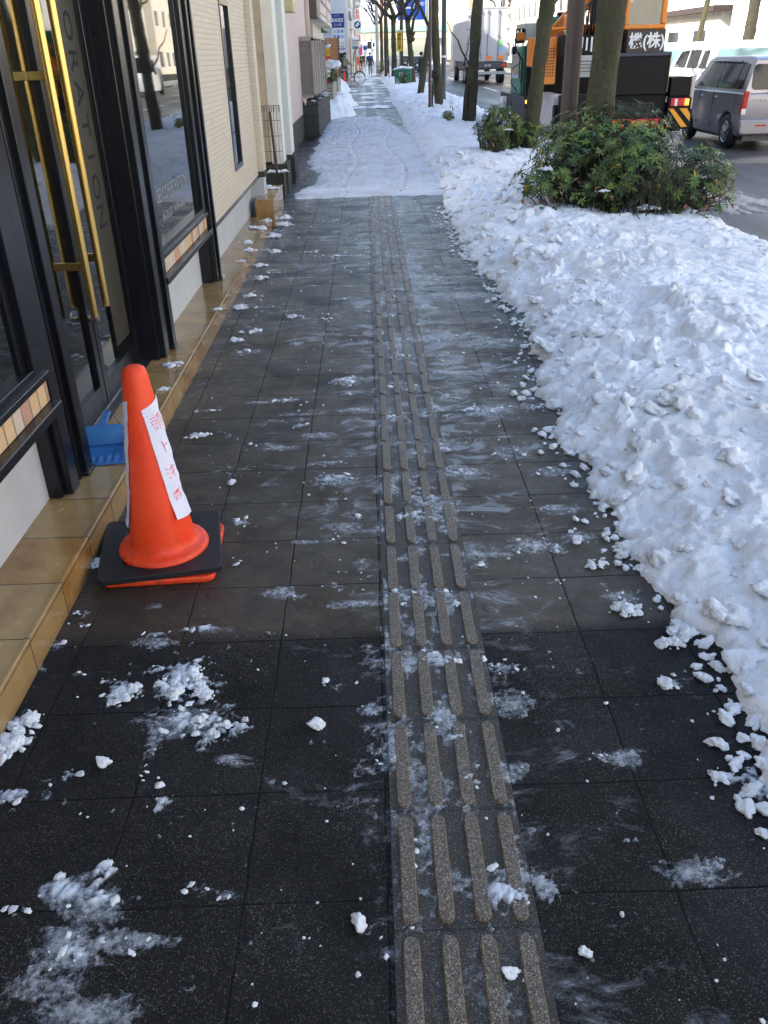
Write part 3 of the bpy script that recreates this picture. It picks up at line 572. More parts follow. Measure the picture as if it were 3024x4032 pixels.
m=MB(); m.box(-1.31,-1.069,9.275,9.51,.455,.51); m.build('pilaster_foot',MAT['darkbase'],sh)
m=MB(); m.box(-1.31,-1.085,9.285,9.50,.0,.452); m.build('pilaster_base',MAT['whitewall'],sh)
m=MB(); m.box(-1.24,-1.125,6.30,9.28,.45,.476); m.build('drip_strip',MAT['black'],sh,bevel=.004)
# siding window
wn=MB(); 
for b in [(-1.16,-1.128,7.69,7.73,.69,1.96),(-1.16,-1.128,8.15,8.20,.69,1.96),(-1.16,-1.128,7.73,8.15,.69,.73),(-1.16,-1.128,7.73,8.15,1.92,1.96),(-1.16,-1.15,7.95,7.98,.73,1.92)]: wn.box(*b)
wf=wn.build('window',MAT['black'],sh); B('pane',MAT['glass'],wf,(-1.152,-1.148,7.73,8.15,.73,1.92))
# display windows
def display_window(y0,y1,zb=.60,zt=2.7,nm='display_window'):
    m=MB(); X0,X1=-1.215,-1.135
    m.box(X0,X1,y0,y0+.05,zb,zt); m.box(X0,X1,y1-.10,y1,zb,zt); m.box(X0,X1,y0+.05,y1-.1,zb,zb+.045); m.box(X0,X1,y0+.05,y1-.1,zt-.05,zt)
    m.box(X0,X1+.012,y0,y1,zb-.012,zb+.012); m.box(X0,-1.158,y1-.15,y1-.1,zb+.045,zt-.05)
    f=m.build(nm,MAT['black'],sh,bevel=.003)
    B('pane',MAT['glass'],f,(-1.172,-1.167,y0+.045,y1-.12,zb+.04,zt-.04))
    m=MB(); m.box(-1.20,-1.142,y0,y1,.500,zb-.013); m.build('brick_band',MAT['brick'],sh,bevel=.004)
    m=MB(); m.box(-1.24,-1.105,y0-.02,y1+.01,.462,.499); m.build('ledge',MAT['black'],sh,bevel=.005)
    return f
wB=display_window(4.66,6.14); wA=display_window(1.2,2.80)
lm_=face_mx((-1.1655,5.33,.875),(0,1,0),(0,0,1))
text('SEI CORPORATION',MAT['dimw'],wB,lm_@Matrix.Translation((-.02,0,0)),.105,.0006,'lettering',xs=.92)
text('45-322-3277  FAX045-320-3280',MAT['dimw'],wB,lm_@Matrix.Translation((0,-.115,0)),.062,.0006,'lettering',xs=.86)
# posts
def post(y0,y1,xf,ht=2.75):
    m=MB(); L=y1-y0
    m.box(-1.30,xf-.03,y0,y0+.03,.1165,ht); m.box(-1.30,xf,y0+.03,y0+L*.45,.1165,ht); m.box(-1.30,xf-.022,y0+L*.45,y0+L*.58,.1165,ht); m.box(-1.30,xf-.008,y0+L*.58,y0+L*.72,.1165,ht); m.box(-1.30,xf+.012,y0+L*.72,y1,.1165,ht)
    m.box(-1.31,xf+.018,y0+L*.70,y1+.004,.1165,.135)
    m.build('post',MAT['black'],sh,bevel=.004)
post(2.79,3.05,-1.145); post(4.40,4.66,-1.128); post(6.14,6.30,-1.115)
m=MB(); m.box(-1.30,-1.12,2.79,6.30,2.70,2.80); m.build('lintel',MAT['black'],sh)
# door recess: threshold, rail and two glazed leaves
m=MB(); m.box(-1.60,-1.205,3.05,4.40,.02,.1195); m.build('threshold',MAT['darkstone'],sh)
m=MB(); m.box(-1.2665,-1.255,3.05,4.40,.118,.127); m.box(-1.29,-1.28,3.05,4.40,.118,.127); m.build('door_rail',MAT['steel'],sh)
def leaf(y0,y1,lock,nm='door'):
    m=MB(); X0,X1=-1.292,-1.252
    m.box(X0,X1,y0,y0+.055,.13,2.70); m.box(X0,X1,y1-.055,y1,.13,2.70); m.box(X0,X1,y0+.055,y1-.055,.13,.24); m.box(X0,X1,y0+.055,y1-.055,2.62,2.70)
    d=m.build(nm,MAT['black'],sh,bevel=.003)
    B('pane',MAT['doorglass'],d,(-1.276,-1.270,y0+.05,y1-.05,.235,2.625))
    return d
dl=leaf(3.055,3.715,True); dr=leaf(3.725,4.395,False)
def handle(d,y,inner):
    x=-1.335 if inner else -1.198
    m=MB(); m.tube([(x,y,.575),(x,y,2.45)],.017,16); 
    h=m.build('handle',MAT['brass'],d,bevel=.002)
    for z in (.79,1.50,2.3):
        m=MB(); m.box(min(x,-1.27),max(x,-1.27),y-.009,y+.009,z-.016,z+.016); m.build('bracket',MAT['brass'],h,bevel=.002)
for inner in (False,True):
    handle(dl,3.60,inner); handle(dr,3.785,inner)
m=MB(); m.T=Matrix.Translation((-1.235,3.69,.555))@Matrix.Rotation(R_(90),4,'Y'); m.lathe([(.024,-.02),(.026,-.005),(.026,.018),(.020,.024)],20); m.build('lock',MAT['steel'],dl)
B('olive_strip',P_('olive_brown',(.028,.023,.014),.5),dr,(-1.2690,-1.2672,4.06,4.30,.3,2.55))  # flat olive-brown strip behind the door letters
for i,ch in enumerate('CORPORATION'):
    text(ch,MAT['textb'],dr,face_mx((-1.2665,4.17,2.20-.13*i),(0,0,-1),(0,1,0)),.16,.0006)
text('果樹',MAT['textw'],dl,face_mx((-1.2665,3.20,1.25),(0,0,-1),(0,1,0)) if False else face_mx((-1.2665,3.14,1.22),(0,1,0),(0,0,1)),.11,.0006)
m=MB(); m.box(-3.6,-3.5,1,6.3,.0,2.8); m.box(-3.6,-1.3,1.0,6.3,2.76,2.8); m.box(-3.5,-1.6,1.2,6.3,-.02,.10); m.box(-3.6,-1.3,6.22,6.28,.0,2.8); m.box(-3.6,-1.3,1.0,1.2,0,2.8); m.build('interior_wall',MAT['darkin'],sh)
# things standing just inside the window: a row of hanging vertical blinds and a brown counter
m=MB()
for k in range(9): m.box(-1.46,-1.455+.0,5.02+k*.105,5.09+k*.105,.62,2.7)
m.build('blind',P_('pale_blind',(.22,.25,.28),.8),sh)
m=MB(); m.box(-2.2,-1.75,3.15,3.5,.1,1.55); m.box(-2.25,-1.9,4.15,4.45,.1,2.3); m.build('counter',P_('brown_counter',(.22,.12,.06),.6),sh)
rebase(sh,(-1.3,4,0))
# ---------------- wire pet fence folded inside the glass door ----------------
pf=empty('pet_fence',(-1.62,3.6,.1),0,'white wire mesh panels standing just inside the glass door','fence')
m=MB()
for k in range(30): m.tube([(.0+.004*k,-.45+.032*k,0),(.0+.004*k,-.45+.032*k,.62)],.0022,4,False)
for z in (.02,.16,.31,.46,.61): m.tube([(0,-.46,z),(.125,.50,z)],.0025,4,False)
m.build('panel',P_('white_wire',(.55,.55,.55),.5),pf)
# ---------------- traffic cone ----------------
def cone_thing(loc,label,full=True,rz=0.,h=.70,group=None):
    c=empty('traffic_cone',loc,rz,label,'traffic cone',group)
    m=MB()
    m.prism(rrect(-.19,.19,-.19,.19,.035,5),'z',0.0,.022); base=m.build('base',MAT['orange'],c,bevel=.006)
    m=MB(); m.lathe([(.150,.026),(.155,.048),(.150,.060),(.136,.064),(.118,.066),(.112,.078),(.108,.10),(.040,h-.03),(.034,h-.008),(.022,h),(.0,h+.001)],48,caps=False)
    m.build('body',MAT['orange'],c,smooth=True)
    if full:
        m=MB(); o=rrect(-.205,.205,-.205,.205,.02,3); n=len(o); inner=[(.166*math.cos(2*math.pi*k/n+R_(45)-0),.166*math.sin(2*math.pi*k/n+R_(45))) for k in range(n)]
        # match angular order of the outline
        inner=[(.166*math.cos(math.atan2(v,u)),.166*math.sin(math.atan2(v,u))) for u,v in o]
        z0,z1=.024,.046
        vs=[(u,v,z0) for u,v in o]+[(u,v,z1) for u,v in o]+[(u,v,z1) for u,v in inner]+[(u,v,z0) for u,v in inner]
        fs=[]
        for k in range(n):
            j=(k+1)%n
            fs+=[(k,j,n+j,n+k),(n+k,n+j,2*n+j,2*n+k),(2*n+k,2*n+j,3*n+j,3*n+k),(3*n+k,3*n+j,j,k)]
        m.add(vs,fs); w_=m.build('weight',MAT['blackrub'],c,bevel=.003); w_.rotation_euler=(0,0,R_(7)); w_.location=(-.012,.012,.0)
    return c
CN=cone_thing((-.757,2.545,0),'orange traffic cone with handwritten white paper strips on a black square weight',True,R_(3))
# paper strips hugging the cone, handwriting in red
def cone_r(z): return .108+(z-.10)*(.040-.108)/(.67-.10)
def strip(a0,z0,z1,wd,twist,name='paper_notice'):
    vs=[];N=22;Mx=5
    for i in range(N):
        z=z0+(z1-z0)*i/(N-1); wv=.0015*math.sin(i*1.3+a0*3)+.001*math.sin(i*2.9); r=wv+.001+cone_r(z)+.0022+ .006*max(0,(0.10-(i/(N-1))))*8*0.12
        if i<3: r+=.010*(3-i)/3
        for k in range(Mx):
            u=(k/(Mx-1)-.5)*wd*(1 if i<N-1 else 1); r2=cone_r(z)
            a=a0+twist*(i/(N-1))+ u/max(r2,.05)*.92
            rr=r if True else r
            vs.append((rr*math.cos(a),rr*math.sin(a),z+(u*.35 if i>=N-2 else (-.012*(k/(Mx-1)) if i<2 else 0))))
    fs=[(i*Mx+k,i*Mx+k+1,(i+1)*Mx+k+1,(i+1)*Mx+k) for i in range(N-1) for k in range(Mx-1)]
    m=MB(); m.add(vs,fs); return m.build(name,MAT['paper'],CN,smooth=True)
A1=R_(-22); A2=R_(-172)
p1=strip(A1,.185,.585,.088,R_(-8)); p2=strip(A2,.165,.585,.088,R_(4))
def cone_text(body,z,a,size,parent,rot=0):
    c=bpy.data.curves.new('t','FONT'); c.body=body; c.size=size; c.align_x='CENTER'; c.align_y='CENTER'; c.resolution_u=2; c.offset=-.0007
    t=bpy.data.objects.new('t',c); COL.objects.link(t); bpy.context.view_layer.update()
    me=bpy.data.meshes.new_from_object(t.evaluated_get(bpy.context.evaluated_depsgraph_get())); bpy.data.objects.remove(t)
    bm=bmesh.new(); bm.from_mesh(me)
    for v in bm.verts:
        u,w=v.co.x,v.co.y; u,w=u*math.cos(rot)-w*math.sin(rot),u*math.sin(rot)+w*math.cos(rot)
        zz=z+w; r=cone_r(zz)+.0042; aa=a+u/r; v.co=(r*math.cos(aa),r*math.sin(aa),zz)
    bm.to_mesh(me); bm.free(); me.materials.clear(); me.materials.append(MAT['redink'])
    o=bpy.data.objects.new('handwriting',me); COL.objects.link(o); o.parent=parent; return o
for par,A,tw in ((p1,A1,R_(-8)),(p2,A2,R_(4))):
    for i,ch in enumerate('頭上注意'):
        z=.515-.088*i; cone_text(ch,z,A+tw*(z-.185)/.4,.058,par,rot=R_(10))
# ---------------- dustpan ----------------
dp=empty('dustpan',(-1.135,3.17,.1165),R_(8),'blue plastic dustpan with ribbed lip lying on the tiled step behind the cone','dustpan')
m=MB(); W,D=.125,.20
def zf(v): return .004+.018*max(0,(v+D*.5)/D)**2
n=24; vs=[];fs=[]
rows=[-.10,-.085,-.06,-.055,-.04,0,.03,.06,.085]
prof=[]
for j,v in enumerate([-.105,-.10,-.07,-.066,-.03,-.01,.03,.07,.095]):
    for i in range(n+1):
        u=(i/n-.5)*2*W; cz=.003+ (.006 if v>-.068 and v<-.0 else 0)
        rib=.009*max(0,math.cos(u*2*math.pi/.031)) if -.072<v<-.02 else 0
        side=max(0,(abs(u)-W+.018)/.018)
        t=max(0,(v+.10)/.2); hh=.055*t**.7
        z=cz+rib+side**1.5*hh
        vs.append((u*(1-.03*side*t),v,z))
m.add(vs,[(j*(n+1)+i,j*(n+1)+i+1,(j+1)*(n+1)+i+1,(j+1)*(n+1)+i) for j in range(8) for i in range(n)])
# curved back wall
bk=[]
for j,(v,z) in enumerate([(.095,.003),(.103,.012),(.112,.045),(.120,.085)]):
    for i in range(n+1):
        u=(i/n-.5)*2*W*.97; c=math.sqrt(max(0,1-(abs(u)/(W))**6)); bk.append((u,v-.02*(1-c),z*(1 if j<2 else c*.8+.2)))
m.add(bk,[(j*(n+1)+i,j*(n+1)+i+1,(j+1)*(n+1)+i+1,(j+1)*(n+1)+i) for j in range(3) for i in range(n)])
m.build('pan',MAT['bluepl'],dp,smooth=True,solid=.003)
m=MB(); hp=[(.045,.118),(.024,.130),(.016,.150),(.015,.285),(.011,.300),(0,.305),(-.011,.300),(-.015,.285),(-.016,.150),(-.024,.130),(-.045,.118)]
m.prism(hp,'z',.074,.084); h=m.build('handle',MAT['bluepl'],dp,bevel=.003)
m=MB(); m.lathe([(.006,.0845),(.006,.0852)],12,(0,.287,0)); m.build('hole',MAT['black'],h)
m=MB(); m.tube([(0,.287,.074),(.02,.29,.06),(.04,.28,.03),(.055,.26,.008)],.0018,6); m.build('cord',MAT['wire'],dp)
# ---------------- trees ----------------
def bent(p0,p1,n=6,j=.03):
    p0,p1=Vector(p0),Vector(p1); L=(p1-p0).length
    return [p0.lerp(p1,i/n)+Vector((random.uniform(-j,j),random.uniform(-j,j),random.uniform(-j,j)))*L*(0 if i in (0,n) else 1) for i in range(n+1)]
def tree(loc,top,r0,label,limbs=5,h=2.2,mat='bark',group='bare pollarded street trees',twigs=16,extra=None,spread=.6,snowy=False):
    t=empty('street_tree',(loc[0],loc[1],loc[2]),0,label,'tree',group)
    T=Vector(top)-Vector(loc); m=MB(); n=44; pts=[];rs=[]
    for i in range(n+1):
        k=i/n; p=T*k+Vector((math.sin(k*5+loc[1])*.02,math.cos(k*4+loc[1])*.02,0)); pts.append(p)
        rs.append(r0*(1-.22*k+.25*math.exp(-k*22))*(1+.05*math.sin(k*17+loc[0]*5)))
    m.tube([pts[0].lerp(pts[-1],0)]*0 or pts,rs,20)
    vv=[]
    for q,(a,b_,c_) in enumerate(m.v):
        p_=Vector((a,b_,c_)); ax=pts[min(q//20,n)]; dd=p_-ax; vv.append(tuple(ax+dd*(1+.10*mnoise.noise(p_*6+Vector(loc))+.06*mnoise.noise(p_*17))))
    m.v=vv; m.build('trunk',MAT[mat],t,smooth=True)
    c=MB()
    def knob(p,r):
        bm=bmesh.new(); bmesh.ops.create_icosphere(bm,subdivisions=2,radius=r)
        for v in bm.verts: v.co=v.co*(1+.45*mnoise.noise(v.co*14+p))
        c.add([v.co+p for v in bm.verts],[[v.index for v in f.verts] for f in bm.faces]); bm.free()
    def limb(p,d,L,r,lev):
        e=p+d*L; c.tube(bent(p,e,5,.06),[r*(1-.4*i/5) for i in range(6)],8); knob(e,r*1.35)
        if lev>0:
            for k in range(2):
                d2=(d+Vector((random.uniform(-.8,.8),random.uniform(-.8,.8),random.uniform(.0,.7)))).normalized(); limb(e,d2,L*.6,r*.6,lev-1)
        else:
            for k in range(twigs):
                d2=(Vector((random.uniform(-.9,.9),random.uniform(-.9,.9),random.uniform(.2,1.2)))+d*.5).normalized(); q=bent(e,e+d2*random.uniform(.35,.9),4,.06)
                c.tube(q,[.007+r*.05,.006,.005,.004,.002],4,False)
    for k in range(limbs):
        a=2*math.pi*k/limbs+random.random(); d=Vector((math.cos(a)*spread,math.sin(a)*spread,.8)).normalized()
        limb(T,d,h*random.uniform(.5,.75),r0*.5,1)
    knob(T,r0*.95)
    if extra:
        for (p0,p1,r) in extra:
            c.tube(bent(Vector(p0)-Vector(loc),Vector(p1)-Vector(loc),5,.03),[r*(1-.6*i/5) for i in range(6)],6); knob(Vector(p0)-Vector(loc),r*1.6)
    c.build('crown',MAT['bark_dark'],t,smooth=True); return t
tree((2.405,9.62,.05),(2.60,9.75,4.2),.158,'thick mossy trunk rising from the nearest shrub in front of the crane truck')
tree((2.47,14.2,.05),(2.98,14.4,4.4),.118,'slanting mossy trunk behind the second shrub, left of the brown ribbed pole')
tree((2.22,20.2,.0),(2.50,20.3,3.9),.125,'mossy trunk with a dead side branch in front of the white lorry',extra=[((2.27,20.2,1.25),(1.72,20.0,2.1),.022),((2.1,20.1,1.3),(2.22,20.0,2.0),.015)])
tree((2.06,26.5,.0),(1.95,26.6,2.9),.125,'stout trunk with a dark burr low down beside a brown stake and dark pole',mat='bark',extra=[((1.98,26.45,1.0),(2.0,26.4,1.12),.09)],spread=.7,h=1.9)
tree((2.05,35.4,.0),(2.62,35.6,3.4),.13,'slender green trunk leaning right between the fat trunk and the green box',extra=[((2.45,35.4,2.3),(1.7,35.2,3.5),.07)])
tree((2.5,49.5,.0),(2.25,49.7,3.0),.16,'knobbly trunk with fists of stubs just right of the green box',extra=[((2.4,49.5,2.2),(2.6,49.4,2.5),.12),((2.35,49.5,2.3),(3.0,49.4,4.2),.10)],h=2.6,snowy=True)
tree((2.05,52.5,.0),(2.05,52.6,3.4),.09,'thin trunk rising behind the green box beside the yellow sign',h=1.6)
tree((1.9,63,.0),(1.95,63.2,3.4),.19,'dark forked trunk with many fists of twigs left of the yellow sign',h=3.0,limbs=6,twigs=24,spread=1.)
tree((1.45,66,.0),(1.45,66,5.0),.10,'slim straight trunk left of the dark forked tree',h=2.4,twigs=22)
tree((2.2,58,.0),(2.3,58,4.4),.12,'straight dark trunk between the yellow sign and the forked tree',h=2.4,twigs=18)
tree((1.75,74,.0),(1.7,74,4.6),.13,'slim trunk in the far row just behind the dark forked tree',h=2.8,twigs=20)
tree((1.55,86,.0),(1.5,86,4.2),.16,'far trunk beyond the slim straight tree',h=3.2,twigs=22)
tree((1.45,104,.0),(1.4,104,4.2),.18,'farthest trunk near the tall concrete pole',h=3.2,twigs=22)
tree((12.0,30,.0),(12.1,30,3.05),.20,'dark forked tree across the road behind the two parked vans',h=3.2,limbs=3,twigs=3,mat='bark_dark')
tree((12.2,35.5,.0),(12.6,35.6,3.1),.12,'pale slender bare tree across the road in front of the cream house',h=2.2,limbs=5,twigs=8,mat='bark')
for y in (62,84): tree((11.9,y,0),(12.0,y,4.0),.17,('knotty bare tree across the road right of the lorry' if y<70 else 'smaller bare tree far across the road behind the lorry'),h=3.0,twigs=14)
# dark stakes
def stake(p0,p1,r,label):
    m=MB(); q=bent(p0,p1,5,.01); o=Vector(p0); m.tube([v-o for v in q],r,7); o_=m.build('tree_stake',MAT['bark_dark'],smooth=True); o_.location=o; tag(o_,label,'stake')
stake((2.08,20.0,0),(2.18,20.1,.92),.05,'short dark stake leaning beside the trunk with the dead side branch')
stake((2.20,20.1,.7),(2.24,20.2,.85),.04,'stub of dark wood between stake and trunk')
stake((1.80,25.6,0),(1.82,25.7,.78),.04,'dark stake at the foot of the trunk with the burr')
stake((1.52,61,0),(1.53,61,1.2),.035,'thin dark stake left of the forked tree in the distance')
# poles
def pole(name,loc,r,h,mat,label,cat,ribs=False,band=None,lean=0):
    e=empty(name,loc,0,label,cat)
    m=MB()
    if ribs:
        n=96; prof=[(0,1),(h,1)]; vs=[]
        for z in (0,h):
            for k in range(n):
                a=2*math.pi*k/n; rr=r*(1+(.012 if k%2 else -.012)); vs.append((rr*math.cos(a)+lean*z,rr*math.sin(a),z))
        m.add(vs,[(k,(k+1)%n,n+(k+1)%n,n+k) for k in range(n)]+[tuple(range(n,2*n))]); m.build('shaft',mat,e)
        m=MB(); m.box(-.035,.035,-r-.004,-r+.012,.62,.635); m.box(-.035,-.032,-r-.004,-r+.01,.0,.62); m.build('hatch',mat,e)
    else:
        m.lathe([(r*1.12,0),(r*1.1,.3),(r,.32),(r*.85,h)],20); m.build('shaft',mat,e,smooth=True)
    if band: m=MB(); m.lathe([(r*1.03,band-.03),(r*1.03,band+.03)],20); m.build('band',MAT['white'],e)
    return e
pole('street_lamp_pole',(2.20,10.05,0),.088,6.2,MAT['polebrown'],'brown ribbed steel pole standing in the shrub between two mossy trunks','pole',ribs=True)
pole('sign_pole',(1.74,25.4,0),.045,5.5,MAT['polebrown'],'slim brown pole left of the trunk with the burr','pole')
pole('sign_pole',(2.42,29.2,0),.075,6,MAT['darkgrey'],'dark pole with a white band behind the trunk with the burr','pole',band=1.43)
pole('utility_pole',(1.12,84,0),.15,9,MAT['conc'],'tall pale concrete pole standing in the middle distance at the end of the tree row','pole')
pole('utility_pole',(11.6,46,0),.13,9,P_('rust_pole',(.35,.15,.08),.7),'reddish pole across the road behind the lorry','pole')
pole('utility_pole',(1.75,95,0),.13,9,P_('orange_pole',(.55,.22,.08),.7),'orange brown pole behind the far trees','pole')
# ---------------- shrubs ----------------
def leafmesh(items,mat,name,parent):
    vs=[];fs=[];n=0
    for (p,d,up,L,W) in items:
        s=d.cross(up); s=s.normalized() if s.length>1e-4 else Vector((1,0,0)); u=s.cross(d).normalized()
        a=p; b=p+d*L*.45+s*W-u*W*.15*-1; c=p+d*L*.45-s*W+u*W*.15; e=p+d*L-u*L*.18; mid=p+d*L*.5-u*W*.25
        vs+=[a,b,mid,c,e]; fs+=[(n,n+1,n+2),(n,n+2,n+3),(n+1,n+4,n+2),(n+2,n+4,n+3)]; n+=5
    m=MB(); m.add(vs,fs); 
    me=bpy.data.meshes.new(name); me.from_pydata([tuple(v) for v in m.v],[],m.f); me.update(); me.materials.append(mat)
    o=bpy.data.objects.new(name,me); COL.objects.link(o); o.parent=parent; return o
def shrub(loc,blobs,nw,label,leafL=.075,bare=None,ylw=.05,brown=40,seed=1,lightf=.30,group='evergreen shrubs in the snowy planting strip'):
    random.seed(seed); t=empty('shrub',loc,0,label,'shrub',group); dark=[];light=[];yel=[];stems=MB()
    base=[Vector((random.uniform(-.22,.22),random.uniform(-.2,.2),0)) for _ in range(14)]
    tot=sum(b[2]*b[3]*b[4] for b in blobs)
    for bi,(cx,cy,rx,ry,rz,cz) in enumerate([(b[0],b[1],b[2],b[3],b[4],b[5]) for b in blobs]):
        k=int(nw*(rx*ry*rz)/tot)
        for i in range(k):
            while True:
                v=Vector((random.gauss(0,1),random.gauss(0,1),random.gauss(0,1))).normalized()*random.random()**.28
                if v.z>-.75: break
            p=Vector((cx+v.x*rx,cy+v.y*ry,cz+v.z*rz))*1.0
            if mnoise.noise(p*3.4+Vector((seed,0,0)))<-.20: continue
            p+=Vector((random.uniform(-.03,.03),)*3); p.z=max(p.z,.05)
            if i%3==0:
                b=Vector((p.x*.62+random.uniform(-.06,.06),p.y*.5,0)); midp=b.lerp(p,.55)+Vector((0,0,.03)); stems.tube([b,midp,p],[.006,.004,.002],4,False)
            outw=(Vector((v.x,v.y,v.z*.6+.55))).normalized(); nl=random.randint(5,10); ls_=random.uniform(.6,1.25); a0=random.random()*6
            ax=outw; s=ax.orthogonal().normalized(); q=ax.cross(s)
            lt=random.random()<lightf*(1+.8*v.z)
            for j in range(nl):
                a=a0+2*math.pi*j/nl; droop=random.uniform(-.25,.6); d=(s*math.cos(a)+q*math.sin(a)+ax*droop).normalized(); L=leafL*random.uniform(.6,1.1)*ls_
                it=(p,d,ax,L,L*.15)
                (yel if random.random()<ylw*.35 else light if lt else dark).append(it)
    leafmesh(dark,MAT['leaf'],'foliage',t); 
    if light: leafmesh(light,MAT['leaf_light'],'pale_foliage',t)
    if yel: leafmesh(yel,MAT['leaf_yellow'],'yellow_foliage',t)
    bl=[]
    for k in range(brown):
        b=random.choice(blobs); p=Vector((b[0]+random.uniform(-.7,.7)*b[2],b[1]-random.uniform(.2,.9)*b[3],random.uniform(.08,.45))); d=Vector((random.uniform(-1,1),random.uniform(-1,1),random.uniform(-1,.2))).normalized(); bl.append((p,d,Vector((0,0,1)),random.uniform(.05,.11),.022))
    if bl: leafmesh(bl,MAT['leaf_brown'],'withered_foliage',t)
    if bare:
        for (x,y,h,n) in bare:
            for k in range(n):
                p=Vector((x+random.uniform(-.15,.15),y+random.uniform(-.1,.1),.03)); d=Vector((random.uniform(-.45,.45),random.uniform(-.3,.2),1)).normalized(); q=bent(p,p+d*h*random.uniform(.6,1.),6,.05); stems.tube(q,[.0045,.004,.0035,.003,.0025,.002,.0012],4,False)
                for j in (3,4,5):
                    d2=(d+Vector((random.uniform(-.9,.9),random.uniform(-.6,.6),random.uniform(-.1,.5)))).normalized(); stems.tube(bent(q[j],q[j]+d2*random.uniform(.08,.22),3,.08),[.0025,.002,.0015,.001],3,False)
    stems.build('stem',MAT['bark_dark'],t); return t
#            cx cy rx ry rz cz
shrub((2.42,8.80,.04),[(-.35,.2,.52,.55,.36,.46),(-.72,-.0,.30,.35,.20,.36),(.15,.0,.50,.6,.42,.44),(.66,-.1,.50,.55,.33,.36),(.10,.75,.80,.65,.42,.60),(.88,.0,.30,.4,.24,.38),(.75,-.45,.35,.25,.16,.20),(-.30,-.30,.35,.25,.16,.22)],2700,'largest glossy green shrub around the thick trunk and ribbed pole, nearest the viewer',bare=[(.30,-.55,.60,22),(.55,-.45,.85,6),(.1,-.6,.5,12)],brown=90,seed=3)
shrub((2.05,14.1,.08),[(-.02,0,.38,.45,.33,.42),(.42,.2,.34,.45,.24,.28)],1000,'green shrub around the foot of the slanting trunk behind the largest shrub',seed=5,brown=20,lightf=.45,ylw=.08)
shrub((1.80,20.4,.08),[(0,0,.16,.2,.14,.18)],90,'little yellow green shrub at the foot of the trunk with the dead branch',seed=6,brown=8,lightf=.9,ylw=.2)
shrub((2.35,32.8,.05),[(0,0,.18,.3,.30,.4)],150,'yellow green shrub right of the slender leaning trunk',seed=8,brown=0,lightf=.6,ylw=.3)
shrub((1.95,47.6,.05),[(0,0,.35,.3,.32,.4)],200,'dark shrub in front of the green box',seed=9,brown=0,lightf=.2)
shrub((1.3,80,.05),[(0,0,.4,.4,.4,.5)],150,'round green shrub beside the concrete pole in the distance',seed=10,brown=0,lightf=.5)
random.seed(21)
for x,y,z,s in [(2.95,8.75,.60,.10),(2.2,8.3,.36,.05),(1.72,8.7,.52,.06),(2.6,8.25,.2,.08),(3.2,8.6,.42,.07),(2.45,8.15,.1,.09),(2.1,13.7,.5,.07)]:
    lump(x,y,z,s,s*.8,s*.45,random.random()*3,'patch of snow caught among the leaves of a green shrub','snow caught in the shrubs',3)
# green wrapper on the snow
gw=MB(); gw.prism(rrect(-.05,.05,-.02,.02,.006,3),'z',0,.018); o=gw.build('wrapper',P_('teal_wrapper',(.0,.22,.15),.2),bevel=.004); o.location=(1.66,8.35,.20); o.rotation_euler=(.25,.3,.3); tag(o,'small teal wrapper lying on the snow in front of the largest shrub','wrapper')
for i,(x,y) in enumerate([(1.18,6.55),(1.62,6.9),(1.35,5.6),(2.2,4.4),(2.9,6.4)]):
    z,_=bz(x,y); L=leafmesh([(Vector((0,0,0)),Vector((1,.2,.15)).normalized(),Vector((0,0,1)),.07,.010),(Vector((0,0,0)),Vector((.5,.8,.2)).normalized(),Vector((0,0,1)),.05,.008)],MAT['leaf_brown' if i%2 else 'leaf'],'fallen_leaf',None); L.location=(x,y,z+.02); tag(L,['green sprig on the snow bank left of the large shrub','brown leaf on the snow bank below the teal wrapper','dark sprig on the near slope of the snow bank','brown leaf in the middle of the wide snow bank','green leaf near the road side of the snow bank'][i],'leaf')
# ---------------- vehicles ----------------
def wheel(parent,x,y,r,wd,side,rim=MAT['steel'],name='wheel',spokes=7):
    # side: -1 left face visible, +1 right
    m=MB(); m.T=Matrix.Translation((x,y,r))@Matrix.Rotation(R_(90)*side,4,'Y')
    m.lathe([(r*.62,-wd/2),(r*.92,-wd/2),(r,-wd*.32),(r,wd*.32),(r*.92,wd/2),(r*.62,wd/2)],28,caps=True); t=m.build(name,MAT['blackrub'],parent,smooth=True)
    m=MB(); m.T=Matrix.Translation((x,y,r))@Matrix.Rotation(R_(90)*side,4,'Y')
    vs=[];n=56
    m.lathe([(r*.63,wd/2-.004),(r*.60,wd/2+.006),(r*.55,wd/2-.006)],28,caps=False)
    for k in range(spokes):
        a=2*math.pi*k/spokes; c_,s_=math.cos(a),math.sin(a); w1,w2=r*.10,r*.15
        P=lambda u,v,z:(u*c_-v*s_,u*s_+v*c_,z)
        m.add([P(r*.1,-w1,wd/2+.012),P(r*.57,-w2,wd/2),P(r*.57,w2,wd/2),P(r*.1,w1,wd/2+.012),P(r*.1,-w1,wd/2-.02),P(r*.57,-w2,wd/2-.02),P(r*.57,w2,wd/2-.02),P(r*.1,w1,wd/2-.02)],[(0,1,2,3),(4,5,1,0),(5,6,2,1),(6,7,3,2),(7,4,0,3)])
    m.lathe([(r*.18,wd/2-.02),(r*.18,wd/2+.014),(r*.0,wd/2+.018)],16,caps=False)
    m.build('rim',rim,t)
    m=MB(); m.T=Matrix.Translation((x,y,r))@Matrix.Rotation(R_(90)*side,4,'Y'); m.lathe([(r*.6,wd/2-.03),(r*.0,wd/2-.031)],20,caps=False); m.build('brake_disc',MAT['darkgrey'],t)
    return t
def paint(name,col,met=.6):
    m=NT(name); m.fin(col,.28,None,met); m.b.inputs['Coat Weight'].default_value=.7; m.b.inputs['Coat Roughness'].default_value=.06; return m.m
def arc(cx,cz,r,a0,a1,n=12): return [(cx+r*math.cos(R_(a0+(a1-a0)*k/n)),cz+r*math.sin(R_(a0+(a1-a0)*k/n))) for k in range(n+1)]
